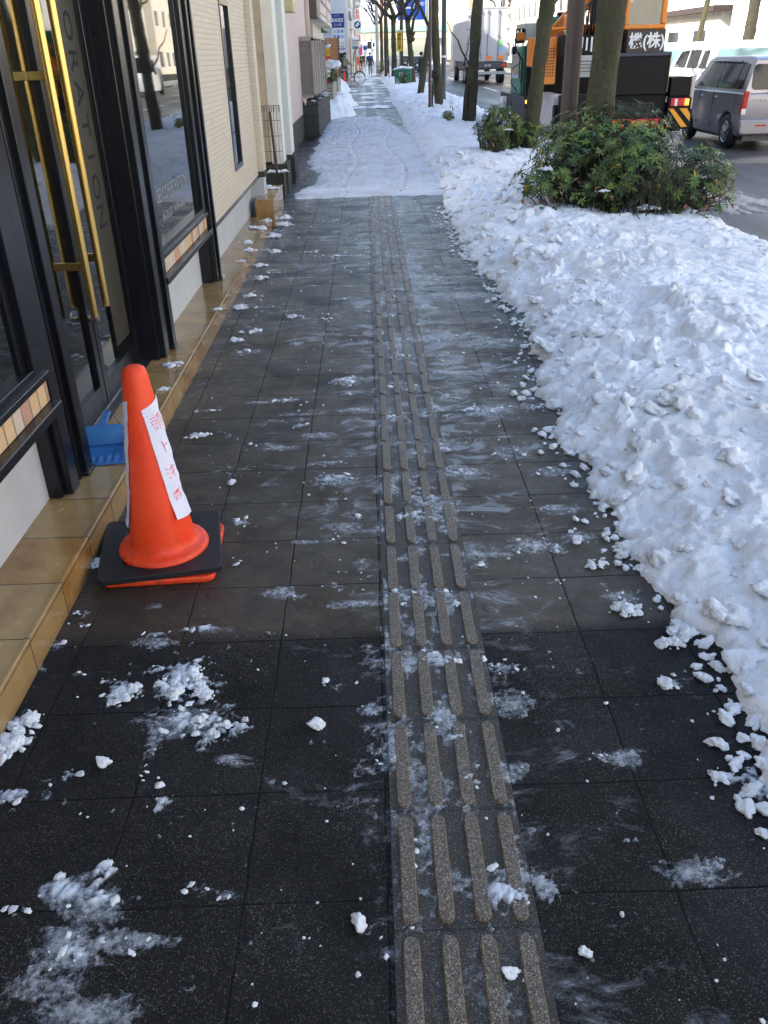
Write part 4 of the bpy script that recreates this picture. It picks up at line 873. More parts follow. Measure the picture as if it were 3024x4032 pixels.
def minicar(label,loc,rz,mat,L,W,H,belt,hood,nose,wr,wy,roof_f,roof_r,wsb,win,rear_win,kind='car',name='minicar',hwin=None,plate=True,tail=None,lettering=None,front=False,group=None,cat='car',rimm=None):
    c=empty(name,loc,rz,label,cat,group); hw=W/2; tb=.16
    lo=[(-L/2+.03,.24),(-wy-wr*1.14,.24)]+arc(-wy,wr*.98,wr*1.14,180,0)[1:-1]+[(-wy+wr*1.14,.20),(wy-wr*1.14,.20)]+arc(wy,wr*.98,wr*1.14,180,0)[1:-1]+[(wy+wr*1.14,.22),(L/2-.04,.24),(L/2,.45),nose,hood,(wsb,belt),(-L/2+.0,belt),(-L/2-.015,.55)]
    def lx(p): 
        z=p[1]; return hw-.03*max(0,(z-.7)/.4)-.04*max(0,(.45-z)/.3)
    m=MB(); m.prism(lo,'x',-hw,hw,f=lambda p:-lx(p),g=lx); body=m.build('body',mat,c,bevel=.035,seg=3)
    # greenhouse
    def gx(z): return hw-.03-tb*((z-belt)/(H-belt))**1.15
    gp=[(-L/2+.005,belt-.02),(wsb-.01,belt-.02),(wsb-.05,belt),(roof_f,H-.05),(roof_f-.18,H),(roof_r,H+.004),(-L/2+.05+roof_r*0,H-.045)]
    m=MB(); zs=gp; m.prism(gp,'x',-hw,hw,f=lambda p:-gx(max(p[1],belt)),g=lambda p:gx(max(p[1],belt))); m.build('roof',mat,c,bevel=.05,seg=3)
    for s in (-1,1):
        for w_ in win:
            m=MB(); m.prism(w_,'x',0,0,f=lambda p:s*(gx(p[1])+.001),g=lambda p:s*(gx(p[1])+.006)); m.build('side_window',MAT['glassdark'],c)
    # windscreen
    def sl(z): t=(z-belt)/(H-.05-belt); return wsb-.05+(roof_f-(wsb-.05))*t
    z0,z1=belt+.06,H-.10
    m=MB(); m.add([(-gx(z0)+.07,sl(z0)+.012,z0),(gx(z0)-.07,sl(z0)+.012,z0),(gx(z1)-.08,sl(z1)+.012,z1),(-gx(z1)+.08,sl(z1)+.012,z1)],[(0,1,2,3)]); m.build('windscreen',MAT['glassdark'],c,solid=.006)
    # rear window
    def rl(z): t=(z-belt)/(H-.045-belt); return -L/2+.005+.045*t
    m=MB(); rw=rear_win; pl=rrect(-rw[0],rw[0],rw[1],rw[2],.07,5); m.prism(pl,'y',0,0,f=lambda p:rl(p[1])-.004,g=lambda p:rl(p[1])-.012); m.build('rear_window',P_('painted_sky_glass',(.20,.34,.36),.08) if kind=='van' else MAT['glassdark'],c)  # van rear glass: sky reflection put in as a pale blue-green colour
    # bumper, tail lamps, mirrors, handles
    m=MB(); m.prism(rrect(-hw+.01,hw-.01,.26,.52,.06,4),'y',-L/2-.05,-L/2+.1); m.build('bumper',mat,c,bevel=.03,seg=3)
    redl=P_('tail_lamp_red',(.45,.01,.01),.15)
    for s in (-1,1):
        m=MB(); t0,t1=tail; m.prism([(s*(hw-.005),t0),(s*(hw-.09),t0),(s*(hw-.11),t1),(s*(hw-.03),t1)],'y',-L/2-.022,-L/2+.06); m.build('tail_lamp',redl,c,bevel=.008)
        m=MB(); m.prism([(s*(hw-.009),t0),(s*(hw-.085),t0),(s*(hw-.088),t0+.09),(s*(hw-.011),t0+.09)],'y',-L/2-.026,-L/2-.02); m.build('reversing_lamp',P_('clear_lamp',(.7,.7,.72),.1),c)
        m=MB(); m.box(s*.36-.09,s*.36+.09,-L/2-.056,-L/2-.045,.40,.425); m.build('reflector',redl,c)
        m=MB(); ym=wsb-.12; m.prism(rrect(min(s*(hw),s*(hw+.16)),max(s*(hw),s*(hw+.16)),belt+.01,belt+.17,.04,4),'y',ym-.04,ym+.05); m.build('mirror',mat if kind!='van' else MAT['white'],c,bevel=.015)
        for yh in (hwin or []):
            m=MB(); m.box(s*(hw-.012),s*(hw+.012),yh-.07,yh+.07,.80,.835); m.build('door_handle',MAT['steel'],c,bevel=.006)
        for yy in (-wy,wy): wheel(c,s*(hw-.085),yy,wr,.155,s,rimm or MAT['steel'])
    if hwin:
        for s in (-1,1):
            for yg in (hwin[0]+.14,hwin[-1]+.14,-wy+wr*1.2 if False else hwin[0]-.9):
                m=MB(); m.box(s*(hw-.02),s*(hw+.0015),yg-.003,yg+.003,.34,belt-.03); m.build('door_seam',MAT['darkgrey'],c)
    m=MB(); m.box(-.62,.62,-L/2+.02,L/2-.05,.16,.30); m.build('chassis',MAT['darkgrey'],c)
    m=MB(); m.box(-.32,.32,-L/2-.030,-L/2-.012,belt-.02,belt-.004); m.build('tailgate_seam',MAT['darkgrey'],c)
    if plate:
        m=MB(); m.box(-.165,.165,-L/2-.062,-L/2-.05,.55,.715); m.build('licence_plate',MAT['white'],c,bevel=.003)
    if front:
        for s in (-1,1): m=MB(); m.prism(rrect(min(s*.42,s*.66),max(s*.42,s*.66),.62,.78,.04,4),'y',L/2-.03,L/2+.012); m.build('headlamp',P_('clear_lamp',(.7,.7,.72),.1),c)
        m=MB(); m.box(-.165,.165,L/2+.0,L/2+.012,.40,.565); m.build('licence_plate',MAT['white'],c)
    if lettering:
        text(lettering,MAT['steel'],c,face_mx((-.40,-L/2-.024,.80),(1,0,0),(0,0,1)),.085,.004,'badge')
    return c
silver=paint('silver_paint',(.29,.28,.32),.7); whitep=paint('white_car_paint',(.78,.78,.76),.0)
sv=minicar('silver compact wagon at the right edge beside the tail of the crane truck',(7.19,17.5,-.12),R_(0),silver,3.2,1.475,1.47,.93,(1.15,.90),(1.52,.70),.285,1.02,.58,-1.40,1.10,
  [[(-1.12,.98),(-1.40,.98),(-1.36,1.36),(-1.12,1.38)],[(-1.07,.98),(-.30,.97),(-.30,1.38),(-1.07,1.38)],[(-.24,.97),(.72,.97),(.36,1.36),(-.24,1.38)]],(.60,.97,1.36),hwin=[-.38,.35],tail=(.59,.95),lettering='OTTI',cat='car',name='compact_wagon')
m=MB(); m.box(-.640,-.60,-1.1,.45,1.385,1.405); m.build('rain_visor',MAT['glassdark'],sv,bevel=.01)
minicar('white high roof van half in sunlight standing behind the silver wagon',(8.95,24.1,-.12),R_(0),whitep,3.4,1.5,1.74,1.12,(1.55,1.0),(1.66,.80),.28,1.2,.85,-1.5,1.45,
  [[(-1.30,1.16),(-.80,1.16),(-.86,1.55),(-1.20,1.55)],[(-.66,1.16),(.10,1.16),(.10,1.56),(-.66,1.56)],[(.2,1.16),(1.12,1.16),(.80,1.53),(.2,1.56)]],(.60,1.12,1.58),kind='van',tail=(.70,1.05),cat='van',name='delivery_van')
minicar('white van farther up the road, its roof showing between crane truck and high roof van',(9.6,32.,-.12),R_(3),whitep,3.9,1.6,1.75,1.0,(1.55,.98),(1.9,.72),.29,1.3,.9,-1.7,1.45,
  [[(-1.6,1.08),(-.5,1.08),(-.5,1.6),(-1.5,1.6)],[(-.4,1.08),(.9,1.08),(.5,1.58),(-.4,1.6)]],(.62,1.1,1.55),kind='van',tail=(.6,1.0),cat='van',name='delivery_van')
minicar('white van with its windscreen and headlamps toward the viewer right of the lorry',(9.55,50.5,-.12),R_(180),whitep,3.4,1.475,1.9,1.05,(1.6,1.0),(1.68,.85),.28,1.2,1.05,-1.5,1.5,
  [[(-.4,1.1),(.9,1.1),(.6,1.65),(-.4,1.7)]],(.6,1.1,1.7),kind='van',tail=(.6,1.0),front=True,cat='van',name='delivery_van')
for i,(x,y,l) in enumerate([(5.2,95,'dark car in the distance behind the yellow sign'),(5.0,120,'dark distant car near the end of the road'),(9.,75,'white far car between the trunks left of the lorry')]):
    minicar(l,(x,y,-.12),0,paint('car_paint_%d'%i,[(.03,.05,.08),(.05,.02,.02),(.7,.7,.7)][i],.2),4.2,1.65,1.45,.9,(1.3,.9),(2.0,.7),.31,1.35,.5,-1.4,1.2,[[(-1.6,.97),(-.2,.97),(-.2,1.35),(-1.2,1.35)],[(-.1,.97),(.9,.97),(.35,1.35),(-.1,1.35)]],(.6,.95,1.35),tail=(.65,.88),name='parked_car')
# ---- lorry ----
lo=empty('box_lorry',(6.98,58.6,-.12),R_(0),'large white box lorry seen from behind on the road between the tree trunks','lorry')
bx=P_('lorry_white_panel',(.40,.40,.41),.45,var=.05,sc=.6); hw=1.18
B('cargo_box',bx,lo,(-hw,hw,-4.6,4.2,1.15,3.78),bevel=.02)
B('roof_rail',MAT['steel'],lo,(-hw-.01,hw+.01,-4.62,-4.54,3.74,3.80))
m=MB()
for x in (-.95,-.42,-.05,.55): m.tube([(x,-4.64,1.22),(x,-4.64,3.70)],.018,6)
for x in (-.95,-.42,-.05,.55):
    for z in (1.5,2.4,3.55): m.box(x-.035,x+.035,-4.67,-4.61,z-.05,z+.05)
m.build('locking_bars',P_('bar_grey',(.16,.16,.17),.5),lo)
m=MB()
for z in (1.5,2.05,2.75,3.4):
    for s in (-1,1): m.box(s*1.12-.09,s*1.12+.09,-4.65,-4.60,z-.04,z+.04)
m.build('hinges',P_('hinge_grey',(.25,.25,.26),.5),lo)
for x in (-.75,.05,.72): B('orange_reflector',P_('orange_reflector',(.85,.22,.02),.4),lo,(x-.15,x+.15,-4.66,-4.605,1.24,1.42))
B('sticker',P_('green_sticker',(.2,.5,.2),.5),lo,(.55,.78,-4.61,-4.603,1.85,2.2)); B('sticker',P_('blue_sticker',(.2,.4,.7),.5),lo,(.5,.85,-4.61,-4.603,1.68,1.83))
m=MB()
for s in (-1,1):
    m.box(s*(hw+.004)-.004,s*(hw+.004)+.004,-4.5,4.1,2.02,2.06)
    for k in range(9): m.box(s*(hw+.004)-.004,s*(hw+.004)+.004,-4.3+k,-4.27+k,1.2,2.02)
m.build('side_gates',MAT['grey'],lo)
B('underframe',MAT['darkgrey'],lo,(-.95,.95,-4.3,5.0,.75,1.13)); B('rear_bar',MAT['grey'],lo,(-1.05,1.05,-4.6,-4.48,.50,.64)); B('rear_panel',MAT['darkgrey'],lo,(-1.1,1.1,-4.55,-4.50,.82,1.13))
pl=B('licence_plate',MAT['darkgrey'],lo,(-.22,.22,-4.62,-4.57,.84,1.04)); text('52-45',MAT['textw'],pl,face_mx((0,-4.625,.94),(1,0,0),(0,0,1)),.16,.002)
for s in (-1,1): B('tail_lamp',MAT['red'],lo,(s*.93-.14,s*.93+.14,-4.64,-4.57,.88,1.02)); 
for s in (-1,1):
    for y in (-3.2,-2.2,3.3): wheel(lo,s*1.0,y,.42,.28,s,MAT['grey'])
B('cab',P_('lorry_cab_white',(.7,.7,.7),.4),lo,(-1.15,1.15,4.4,6.3,.55,2.9),bevel=.08)
# ---- truck crane ----
cr=empty('crane_truck',(4.30,17.6,-.12),0,'orange and black crane truck with white lettering parked behind the shrubs','crane truck')
OR=P_('crane_orange',(.78,.24,.02),.35,var=.05); BK=P_('crane_black',(.0045,.0045,.006),.45,var=.2); BK.node_tree.nodes['Principled BSDF'].inputs['Specular IOR Level'].default_value=.22; 
def cb(name,mat,*bs,bevel=.012,parent=cr):   # boxes in world coordinates of the place, moved to the crane's base
    m=MB()
    for (x0,x1,y0,y1,z0,z1) in bs: m.box(x0-4.30,x1-4.30,y0-17.6,y1-17.6,z0+.12,z1+.12)
    return m.build(name,mat,parent,bevel=bevel)
cb('chassis',BK,(3.2,5.4,15.75,22.2,.25,.70))
cb('rear_bin',BK,(4.12,4.99,15.5,16.3,.84,1.44)); cb('rear_bin_lip',P_('crane_navy',(.02,.03,.06),.3),(4.10,5.01,15.47,16.32,1.40,1.46))
cb('rear_bin_trim',P_('dull_brass',(.2,.16,.1),.4,.5),(4.99,5.012,15.48,15.55,.86,1.40))
cb('rear_panel',BK,(3.25,5.05,15.62,15.75,.36,.86)); cb('panel_slot',MAT['blackrub'],(4.20,4.80,15.58,15.64,.52,.70)); cb('panel_slot_frame',P_('slot_frame',(.05,.05,.055),.4),(4.18,4.84,15.60,15.63,.50,.53),(4.18,4.84,15.60,15.63,.69,.72),(4.82,4.85,15.60,15.63,.50,.72))
cb('tail_bin',BK,(5.06,5.40,15.5,16.2,.80,1.09)); cb('corner_trim',P_('bare_steel',(.35,.34,.33),.35,.7),(5.40,5.47,15.5,15.6,.60,1.10)); cb('tail_panel',BK,(5.06,5.45,15.5,15.62,.30,.80))
tl=cb('tail_lamp',MAT['red'],(5.09,5.40,15.47,15.5,.655,.775)); cb('clear_lens',MAT['white'],(5.155,5.195,15.465,15.47,.66,.77),parent=tl,bevel=0)
cb('indicator',emis('lit_indicator',(1,.30,.02),2.6),(5.325,5.385,15.46,15.47,.67,.76),parent=tl,bevel=0)
# hazard stripes as raised strips on the tail panel
hz=MB()
def hs(poly): hz.prism([(x-4.30,z+.12) for x,z in poly],'y',15.49-17.6,15.498-17.6)
hs([(5.07,.62),(5.15,.62),(5.42,.34),(5.32,.33)]); hs([(5.25,.62),(5.38,.62),(5.45,.52),(5.45,.42)]); hs([(5.07,.42),(5.07,.34),(5.15,.335)])
hz.build('hazard_stripes',P_('hazard_orange',(.80,.33,.02),.5),cr)
cb('underrun_bar',MAT['red'],(4.0,4.95,15.55,15.62,.33,.47)); cb('underrun_plate',P_('amber_plate',(.6,.28,.03),.4),(4.1,4.85,15.53,15.55,.35,.45))
cb('outrigger_box',P_('dirty_white_metal',(.55,.55,.55),.5),(3.18,3.36,15.9,17.0,.28,.86)); cb('outrigger_slot',MAT['blackrub'],(3.20,3.26,15.88,15.9,.4,.62),(3.29,3.34,15.88,15.9,.4,.62))
cb('grey_cover',P_('crane_grey',(.40,.39,.37),.5),(3.45,3.95,15.62,16.4,1.12,1.44)); 
m=MB()
for i in range(4):
    for j in range(6): m.box(3.56+.035*j-4.3,3.58+.035*j-4.3,15.61-17.6,15.625-17.6,1.20+.05*i+.12,1.215+.05*i+.12)
m.build('vent_holes',MAT['blackrub'],cr)
# superstructure: engine cover with louvres, counterweight with lettering
ec=cb('engine_cover',OR,(2.98,3.22,15.95,16.9,1.02,1.72)); 
m=MB()
for i in range(10):
    for j in range(4): m.box(3.02+.045*j-4.3,3.045+.045*j-4.3,15.94-17.6,15.955-17.6,1.14+.045*i+.12,1.158+.045*i+.12)
m.build('louvre',MAT['blackrub'],ec)
cb('counterweight',BK,(3.22,4.30,15.75,16.5,1.44,1.735)); 
bd=cb('name_board',P_('board_brown_black',(.035,.022,.014),.4),(4.28,4.91,15.6,16.3,1.44,1.79))
text('川重',MAT['textw'],cr,face_mx((3.78-4.30,15.745-17.6,1.585+.12),(1,0,0),(0,0,1)),.24,.003,bold=.004)
text('機(株)',MAT['textw'],cr,face_mx((4.61-4.30,15.595-17.6,1.615+.12),(1,0,0),(0,0,1)),.235,.003,xs=.95,bold=.006)
# operator cab
m=MB(); 
for (x0,x1,y0,y1,z0,z1) in [(4.25,4.93,15.7,17.2,1.79,1.86),(4.25,4.93,15.7,17.2,2.75,2.85),(4.84,4.93,15.7,15.78,1.86,2.75),(4.25,4.31,15.7,15.78,1.86,2.75),(4.84,4.93,17.1,17.2,1.86,2.75),(4.25,4.31,17.1,17.2,1.86,2.75),(4.84,4.93,16.3,16.38,1.86,2.75)]: m.box(x0-4.3,x1-4.3,y0-17.6,y1-17.6,z0+.12,z1+.12)
cf=m.build('operator_cab',OR,cr,bevel=.02)
cb('cab_glass',MAT['glass'],(4.31,4.84,15.735,15.745,1.86,2.75),(4.90,4.905,15.78,17.1,1.86,2.75),(4.27,4.275,15.78,17.1,1.86,2.75),parent=cf,bevel=0)
cb('seat',P_('seat_brown',(.10,.05,.03),.8),(4.45,4.75,16.1,16.5,1.86,2.2),(4.47,4.73,15.98,16.12,1.95,2.45),parent=cf,bevel=.04)
# boom, jib head, hoses
m=MB(); m.T=Matrix.Translation((-4.30,-17.6,.12))
m.tube([(4.0,16.4,1.75),(3.98,16.6,2.6)],.16,8); m.tube([(3.98,16.3,2.5),(3.5,21.5,1.15)],.17,4); m.tube([(4.05,16.3,2.05),(3.95,16.1,3.1)],.11,12)
m.build('boom',OR,cr,bevel=.02)
m=MB(); m.T=Matrix.Translation((-4.30,-17.6,.12))
for k in range(7): x=3.72+.055*k; m.tube([(x,16.0,1.70),(x-.03,15.95,2.0),(x+.02,16.05,2.18),(x+.1,16.2,2.3)],.014,6)
m.build('hoses',MAT['blackrub'],cr,smooth=True)
cb('slewing_frame',OR,(3.40,3.52,16.2,16.5,1.74,2.05),(3.86,3.93,15.95,16.3,1.74,2.6),(3.55,3.86,16.3,16.5,1.74,1.9),(3.60,3.80,16.25,16.5,2.1,2.7),bevel=.03)
cb('boom_housing',OR,(3.90,4.22,15.85,16.6,2.15,2.62),bevel=.06); cb('winch_motor',BK,(3.52,3.68,16.1,16.25,1.95,2.08),(3.9,4.1,15.85,15.95,1.80,2.1),(3.76,3.84,15.95,16.0,1.9,2.25)); cb('valve_block',P_('dull_red',(.25,.03,.03),.5),(3.26,3.36,16.05,16.2,1.735,1.80))
m=MB(); m.T=Matrix.Translation((-4.30,-17.6,.12))
for k in range(9): x=3.60+.035*k; m.tube([(x,15.9,1.74),(x+.02,15.86,1.9+.02*(k%3)),(x-.01+.01*k,15.9,2.12+.03*(k%4)),(3.9,16.0,2.3+.02*k)],.010,5)
m.build('hydraulic_hose_bundle',MAT['blackrub'],cr,smooth=True)
m=MB(); m.T=Matrix.Translation((-4.30,-17.6,.12)); m.tube([(3.12,16.3,1.78),(3.15,16.2,1.84),(3.6,16.1,1.86)],.022,8); m.build('grab_rail',OR,cr,smooth=True)
cb('beacon',P_('lime_plastic',(.4,.55,.05),.3),(3.34,3.42,16.0,16.1,1.74,1.82))
# driving cab at the far end, mirrors and hook
cb('driving_cab',P_('cab_green',(.02,.16,.10),.35),(3.30,5.3,20.0,21.4,.35,1.62),bevel=.06)
cb('cab_window',MAT['glassdark'],(3.285,3.30,20.2,21.2,1.0,1.5)); cb('wheel_guard',BK,(3.38,5.32,19.5,20.0,.3,1.66))
cb('cab_box',P_('cab_cream',(.5,.49,.42),.5),(3.25,4.4,19.6,20.6,1.72,2.02)); cb('tarpaulin',P_('green_tarp',(.01,.12,.06),.8),(3.5,4.2,18.9,19.7,1.65,2.1),bevel=.05)
cb('front_bumper',MAT['white'],(3.1,5.35,21.2,21.5,.15,.62)); 
cb('winch_drums',OR,(3.3,3.8,19.0,19.4,1.25,1.75)); 
m=MB(); m.T=Matrix.Translation((-4.30,-17.6,.12)); m.tube([(3.22,19.4,.95),(3.22,19.4,1.35),(3.08,19.4,1.55),(3.05,19.4,1.75)],.018,8); m.tube([(3.15,19.5,.8),(3.02,19.5,.95),(3.02,19.5,1.2),(3.2,19.5,1.32)],.012,6); m.build('mirror_arm',MAT['blackrub'],cr,smooth=True)
def mirror(x0,x1,y,z0,z1,mat):
    m=MB(); m.prism(rrect(x0-4.3,x1-4.3,z0+.12,z1+.12,.04,4),'y',y-17.6,y+.07-17.6); h=m.build('mirror',mat,cr,bevel=.01)
    m=MB(); m.prism(rrect(x0+.015-4.3,x1-.015-4.3,z0+.015+.12,z1-.015+.12,.03,4),'y',y-.004-17.6,y-.001-17.6); m.build('mirror_glass',P_('mirror_glass',(.8,.85,.9),.03,1.),h)
mirror(3.06,3.26,19.4,1.66,1.93,MAT['darkgrey']); mirror(3.0,3.12,19.5,1.45,1.62,MAT['white']); mirror(3.98,4.2,20.0,2.03,2.22,MAT['white'])
m=MB(); m.T=Matrix.Translation((-4.30,-17.6,.12)); 
m.tube([(3.32+.07*math.cos(a),19.0,1.0+.07*math.sin(a)) for a in [R_(t) for t in range(-200,120,25)]],.025,8); m.tube([(3.32,19,1.07),(3.34,19,1.3)],.03,8); m.build('hook',OR,cr,smooth=True)
cb('side_indicator',emis('lit_side_indicator',(1,.35,.03),2.2),(3.12,3.17,18.2,18.25,.62,.68))
cb('black_post',BK,(3.18,3.28,18.6,18.7,.5,1.25))
for s in (-1,1):
    for y in (-.35,.75,3.0): wheel(cr,s*.98,y,.36,.26,s,MAT['white'])
# ---------------- buildings ----------------
def building(label,x0,x1,y0,y1,h,mat,side=1,floors=None,win=(1.1,1.2),gap=2.2,z0=1.0,fh=2.9,name='building',roofmat=None,base=None,shopz=None,loc0=0,south=True,glass='dimglass',group=None):
    b=empty(name,((x0+x1)/2,(y0+y1)/2,0),0,label,'building',group); cx,cy=(x0+x1)/2,(y0+y1)/2
    B('wall',mat,b,(x0-cx,x1-cx,y0-cy,y1-cy,-.16,h))
    B('parapet',roofmat or mat,b,(x0-cx-.06,x1-cx+.06,y0-cy-.06,y1-cy+.06,h,h+.3))
    if base: B('wall_base',MAT['darkbase'],b,(x0-cx-.02,x1-cx+.02,y0-cy-.02,y1-cy+.02,-.16,base))
    xf=(x0-cx) if side>0 else (x1-cx); sg=-1 if side>0 else 1
    nf=floors if floors is not None else int((h-z0)/fh); fr=MB(); n=0
    def win_at(pa,pb,za,zb,axis):
        nonlocal n
        if axis=='x':
            f=MB(); f.box(min(xf,xf+sg*.03),max(xf,xf+sg*.03),pa,pb,za,zb); w_=f.build('window',MAT['white'] if n%3 else MAT['grey'],b)
            g=MB(); g.box(min(xf,xf+sg*.036),max(xf,xf+sg*.036),pa+.06,(pa+pb)/2-.03,za+.06,zb-.06); g.box(min(xf,xf+sg*.036),max(xf,xf+sg*.036),(pa+pb)/2+.03,pb-.06,za+.06,zb-.06)
        else:
            f=MB(); f.box(pa,pb,y0-cy-.03,y0-cy,za,zb); w_=f.build('window',MAT['white'],b)
            g=MB(); g.box(pa+.06,pb-.06,y0-cy-.036,y0-cy-.02,za+.06,zb-.06)
        g.build('pane',MAT[glass],w_); n+=1
    for i in range(nf):
        za=z0+fh*i
        k=int((y1-y0-1)/gap)
        for j in range(k):
            if n>60: break
            pa=y0-cy+.6+(y1-y0-1.2-win[0])*(j/max(1,k-1)); win_at(pa,pa+win[0],za,za+win[1],'x')
        if south and i>0:
            for j in range(2): pa=x0-cx+1+j*2.2; 
            win_at((x1-cx-1.8 if side<0 else x0-cx+.8),(x1-cx-.8 if side<0 else x0-cx+1.8),za,za+win[1],'y')
    return b,cx,cy
# left side, beyond the shop
cbld=empty('building',(-1.3,11.6,0),0,'cream rendered building with shallow pilasters and dark base beyond the brick siding','building')
def wb(name,mat,root,*bs,bevel=0):
    m=MB()
    for (x0,x1,y0,y1,z0,z1) in bs: m.box(x0-root.location.x,x1-root.location.x,y0-root.location.y,y1-root.location.y,z0,z1)
    return m.build(name,mat,root,bevel=bevel)
stain=NT('stained_cream_render'); n_=stain.noise(2.2,6,.65); stain.fin(stain.mix(stain.ramp(n_,[(.48,0.),(.7,.8)]),(.50,.42,.30),(.30,.25,.18)),.8,stain.bump(stain.noise(40,4,.6),.4,.004)); 
wb('wall',stain.m,cbld,(-9,-1.16,11.6,13.1,.36,7)); wb('pilaster',MAT['creamlight'],cbld,(-1.22,-1.085,11.58,12.05,.34,7)); wb('pilaster',MAT['creamlight'],cbld,(-1.22,-1.055,12.62,13.12,.345,7))
wb('recess_wall',MAT['grey'],cbld,(-1.3,-1.150,12.05,12.62,.34,7)); wb('wall_base',MAT['darkbase'],cbld,(-9,-1.035,11.56,12.1,-.02,.335),(-9,-1.11,12.1,12.6,-.02,.335),(-9,-1.02,12.6,13.15,-.02,.335))
lw=empty('low_wall',(-1.2,11,0),0,'low dark block wall with snow on top under the wire fence','wall')
wb('wall',MAT['darkbase'],lw,(-2.5,-1.03,10.95,11.2,0,.30)); 
for x,y,s in [(-1.2,11.05,.05),(-1.1,11.05,.06),(-1.05,11.07,.05)]: lump(x,y,.30,s,s*.8,s*.7,0,'snow lump on the low dark wall under the wire fence','snow on the low wall',2)
fe=empty('wire_fence',(-1.14,11,.30),0,'short brown wire mesh fence with rolled top between shop and cream building','fence')
m=MB()
for k in range(7): x=-.115+.038*k; m.tube([(x,0,.06),(x,0,.74)],.0028,5)
for z in (.06,.24,.41,.58,.74): m.tube([(-.13,0,z),(.115,0,z)],.003,5)
for k in range(9):
    x=-.12+.028*k; m.tube([(x,-.02+.02*math.cos(a),.705+.035*math.sin(a)) for a in [R_(t) for t in range(0,361,45)]],.0028,4)
m.build('mesh',MAT['wire'],fe); 
m=MB(); m.tube([(0,-.05,.68),(.03,-.05,.0)],.016,8); m.build('post',MAT['wire'],fe)
pk=empty('building',(-2,18.5,0),0,'pinkish beige house with drain pipe and brown roller shutter box behind the louvred enclosure','building')
wb('wall',MAT['pink'],pk,(-9,-1.36,13.15,24.9,.45,6.2)); wb('wall_base',MAT['darkbase'],pk,(-9,-1.345,13.15,24.9,-.02,.45)); wb('awning',P_('yellowed_sign',(.55,.50,.25),.6),pk,(-1.36,-1.13,15.7,16.4,2.18,2.9))
wb('drain_pipe',MAT['pink'],pk,(-1.36,-1.26,22.6,22.72,.5,6.0),bevel=.02); wb('shutter_box',P_('brown_metal',(.10,.075,.06),.5),pk,(-1.36,-1.12,23.6,24.6,2.35,2.85),bevel=.02)
wb('shutter',P_('brown_shutter',(.14,.11,.09),.6),pk,(-1.35,-1.30,23.6,24.6,.5,2.35)); m=MB(); m.tube([(.62,1.2,.74),(.70,1.15,.74),(.72,1.13,.70),(.72,1.13,.62)],.022,8); m.build('elbow_pipe',MAT['creamlight'],pk,smooth=True)
en=empty('louvred_enclosure',(-1.2,21.7,.68),0,'taupe louvred metal enclosure standing on a dark block wall','enclosure')
wb('frame',MAT['taupe'],en,*[(x0,x1,y0,y1,z0-.0,z1) for (x0,x1,y0,y1,z0,z1) in [(-1.42,-1.38,19.98,20.03,.08,1.19),(-1.11,-1.06,19.98,20.05,.08,1.19),(-1.02,-.97,23.45,23.5,.08,1.19),(-1.42,-1.06,19.98,20.03,1.14,1.19),(-1.42,-1.06,19.98,20.03,.08,.13)]])
m=MB()
for k in range(22): z=.14+.046*k; m.add([(-.20,-1.71,z),(.12,-1.71,z),(.12,-1.67,z+.040),(-.20,-1.67,z+.040)],[(0,1,2,3)])
m.build('front_louvre',MAT['taupe'],en,solid=.006)
def sx(y): return -1.085+(-.99+1.085)*(y-20.0)/3.5
m=MB()
for k in range(22):
    z=.14+.046*k
    for q in range(5):
        ya,yb=20.05+q*.69,20.05+q*.69+.66; m.add([(sx(ya)+1.2,ya-21.7,z),(sx(yb)+1.2,yb-21.7,z),(sx(yb)+1.16,yb-21.7,z+.040),(sx(ya)+1.16,ya-21.7,z+.040)],[(0,1,2,3)])
for q in range(6): ya=20.02+q*.69; m.box(sx(ya)+1.18,sx(ya)+1.212,ya-21.7,ya+.014-21.7,.08,1.18)
m.build('side_louvre',MAT['taupe'],en,solid=.006)
m=MB(); m.prism([(-1.42+1.2,19.98-21.7),(sx(20)+.03+1.2,19.98-21.7),(sx(23.5)+.03+1.2,23.5-21.7),(-1.42+1.2,23.5-21.7)],'z',1.19,1.22); m.build('cover',MAT['taupe'],en); m=MB(); m.prism([(-1.38+1.2,20.1-21.7),(sx(20)-.05+1.2,20.1-21.7),(sx(23.5)-.05+1.2,23.45-21.7),(-1.38+1.2,23.45-21.7)],'z',.10,1.15); m.build('core',MAT['darkgrey'],en)
blk=NT('dark_block_wall'); s_=blk.sep(blk.obj()); cb_=blk.new('ShaderNodeCombineXYZ'); blk.L(blk.math('ADD',s_[1],s_[0]),cb_.inputs[0]); blk.L(s_[2],cb_.inputs[1]); br=blk.new('ShaderNodeTexBrick'); blk.L(cb_.outputs[0],br.inputs[0]); br.inputs['Scale'].default_value=1; br.inputs['Brick Width'].default_value=.4; br.inputs['Row Height'].default_value=.2; br.inputs['Mortar Size'].default_value=.008
br.inputs[1].default_value=(.045,.042,.04,1); br.inputs[2].default_value=(.06,.055,.05,1); br.inputs[3].default_value=(.015,.015,.015,1); blk.fin(br.outputs[0],.85,blk.bump(blk.noise(60,4,.6),.5,.004))
bw=empty('block_wall',(-1.24,22.2,0),0,'dark concrete block wall carrying the louvred enclosure','wall')
m=MB(); m.prism([(-1.45+1.24,19.95-22.2),(-1.03+1.24,19.95-22.2),(-.955+1.24,24.7-22.2),(-1.45+1.24,24.7-22.2)],'z',0,.67); m.build('wall',blk.m,bw)
for x,y,s in [(-1.3,20.1,.05),(-1.15,20.15,.06),(-1.05,21.5,.06),(-1.03,22.8,.08),(-1.01,23.8,.08)]: lump(x,y,.68,s,s,s*.6,0,'snow lump on top of the dark block wall under the enclosure','snow on the block wall',2)
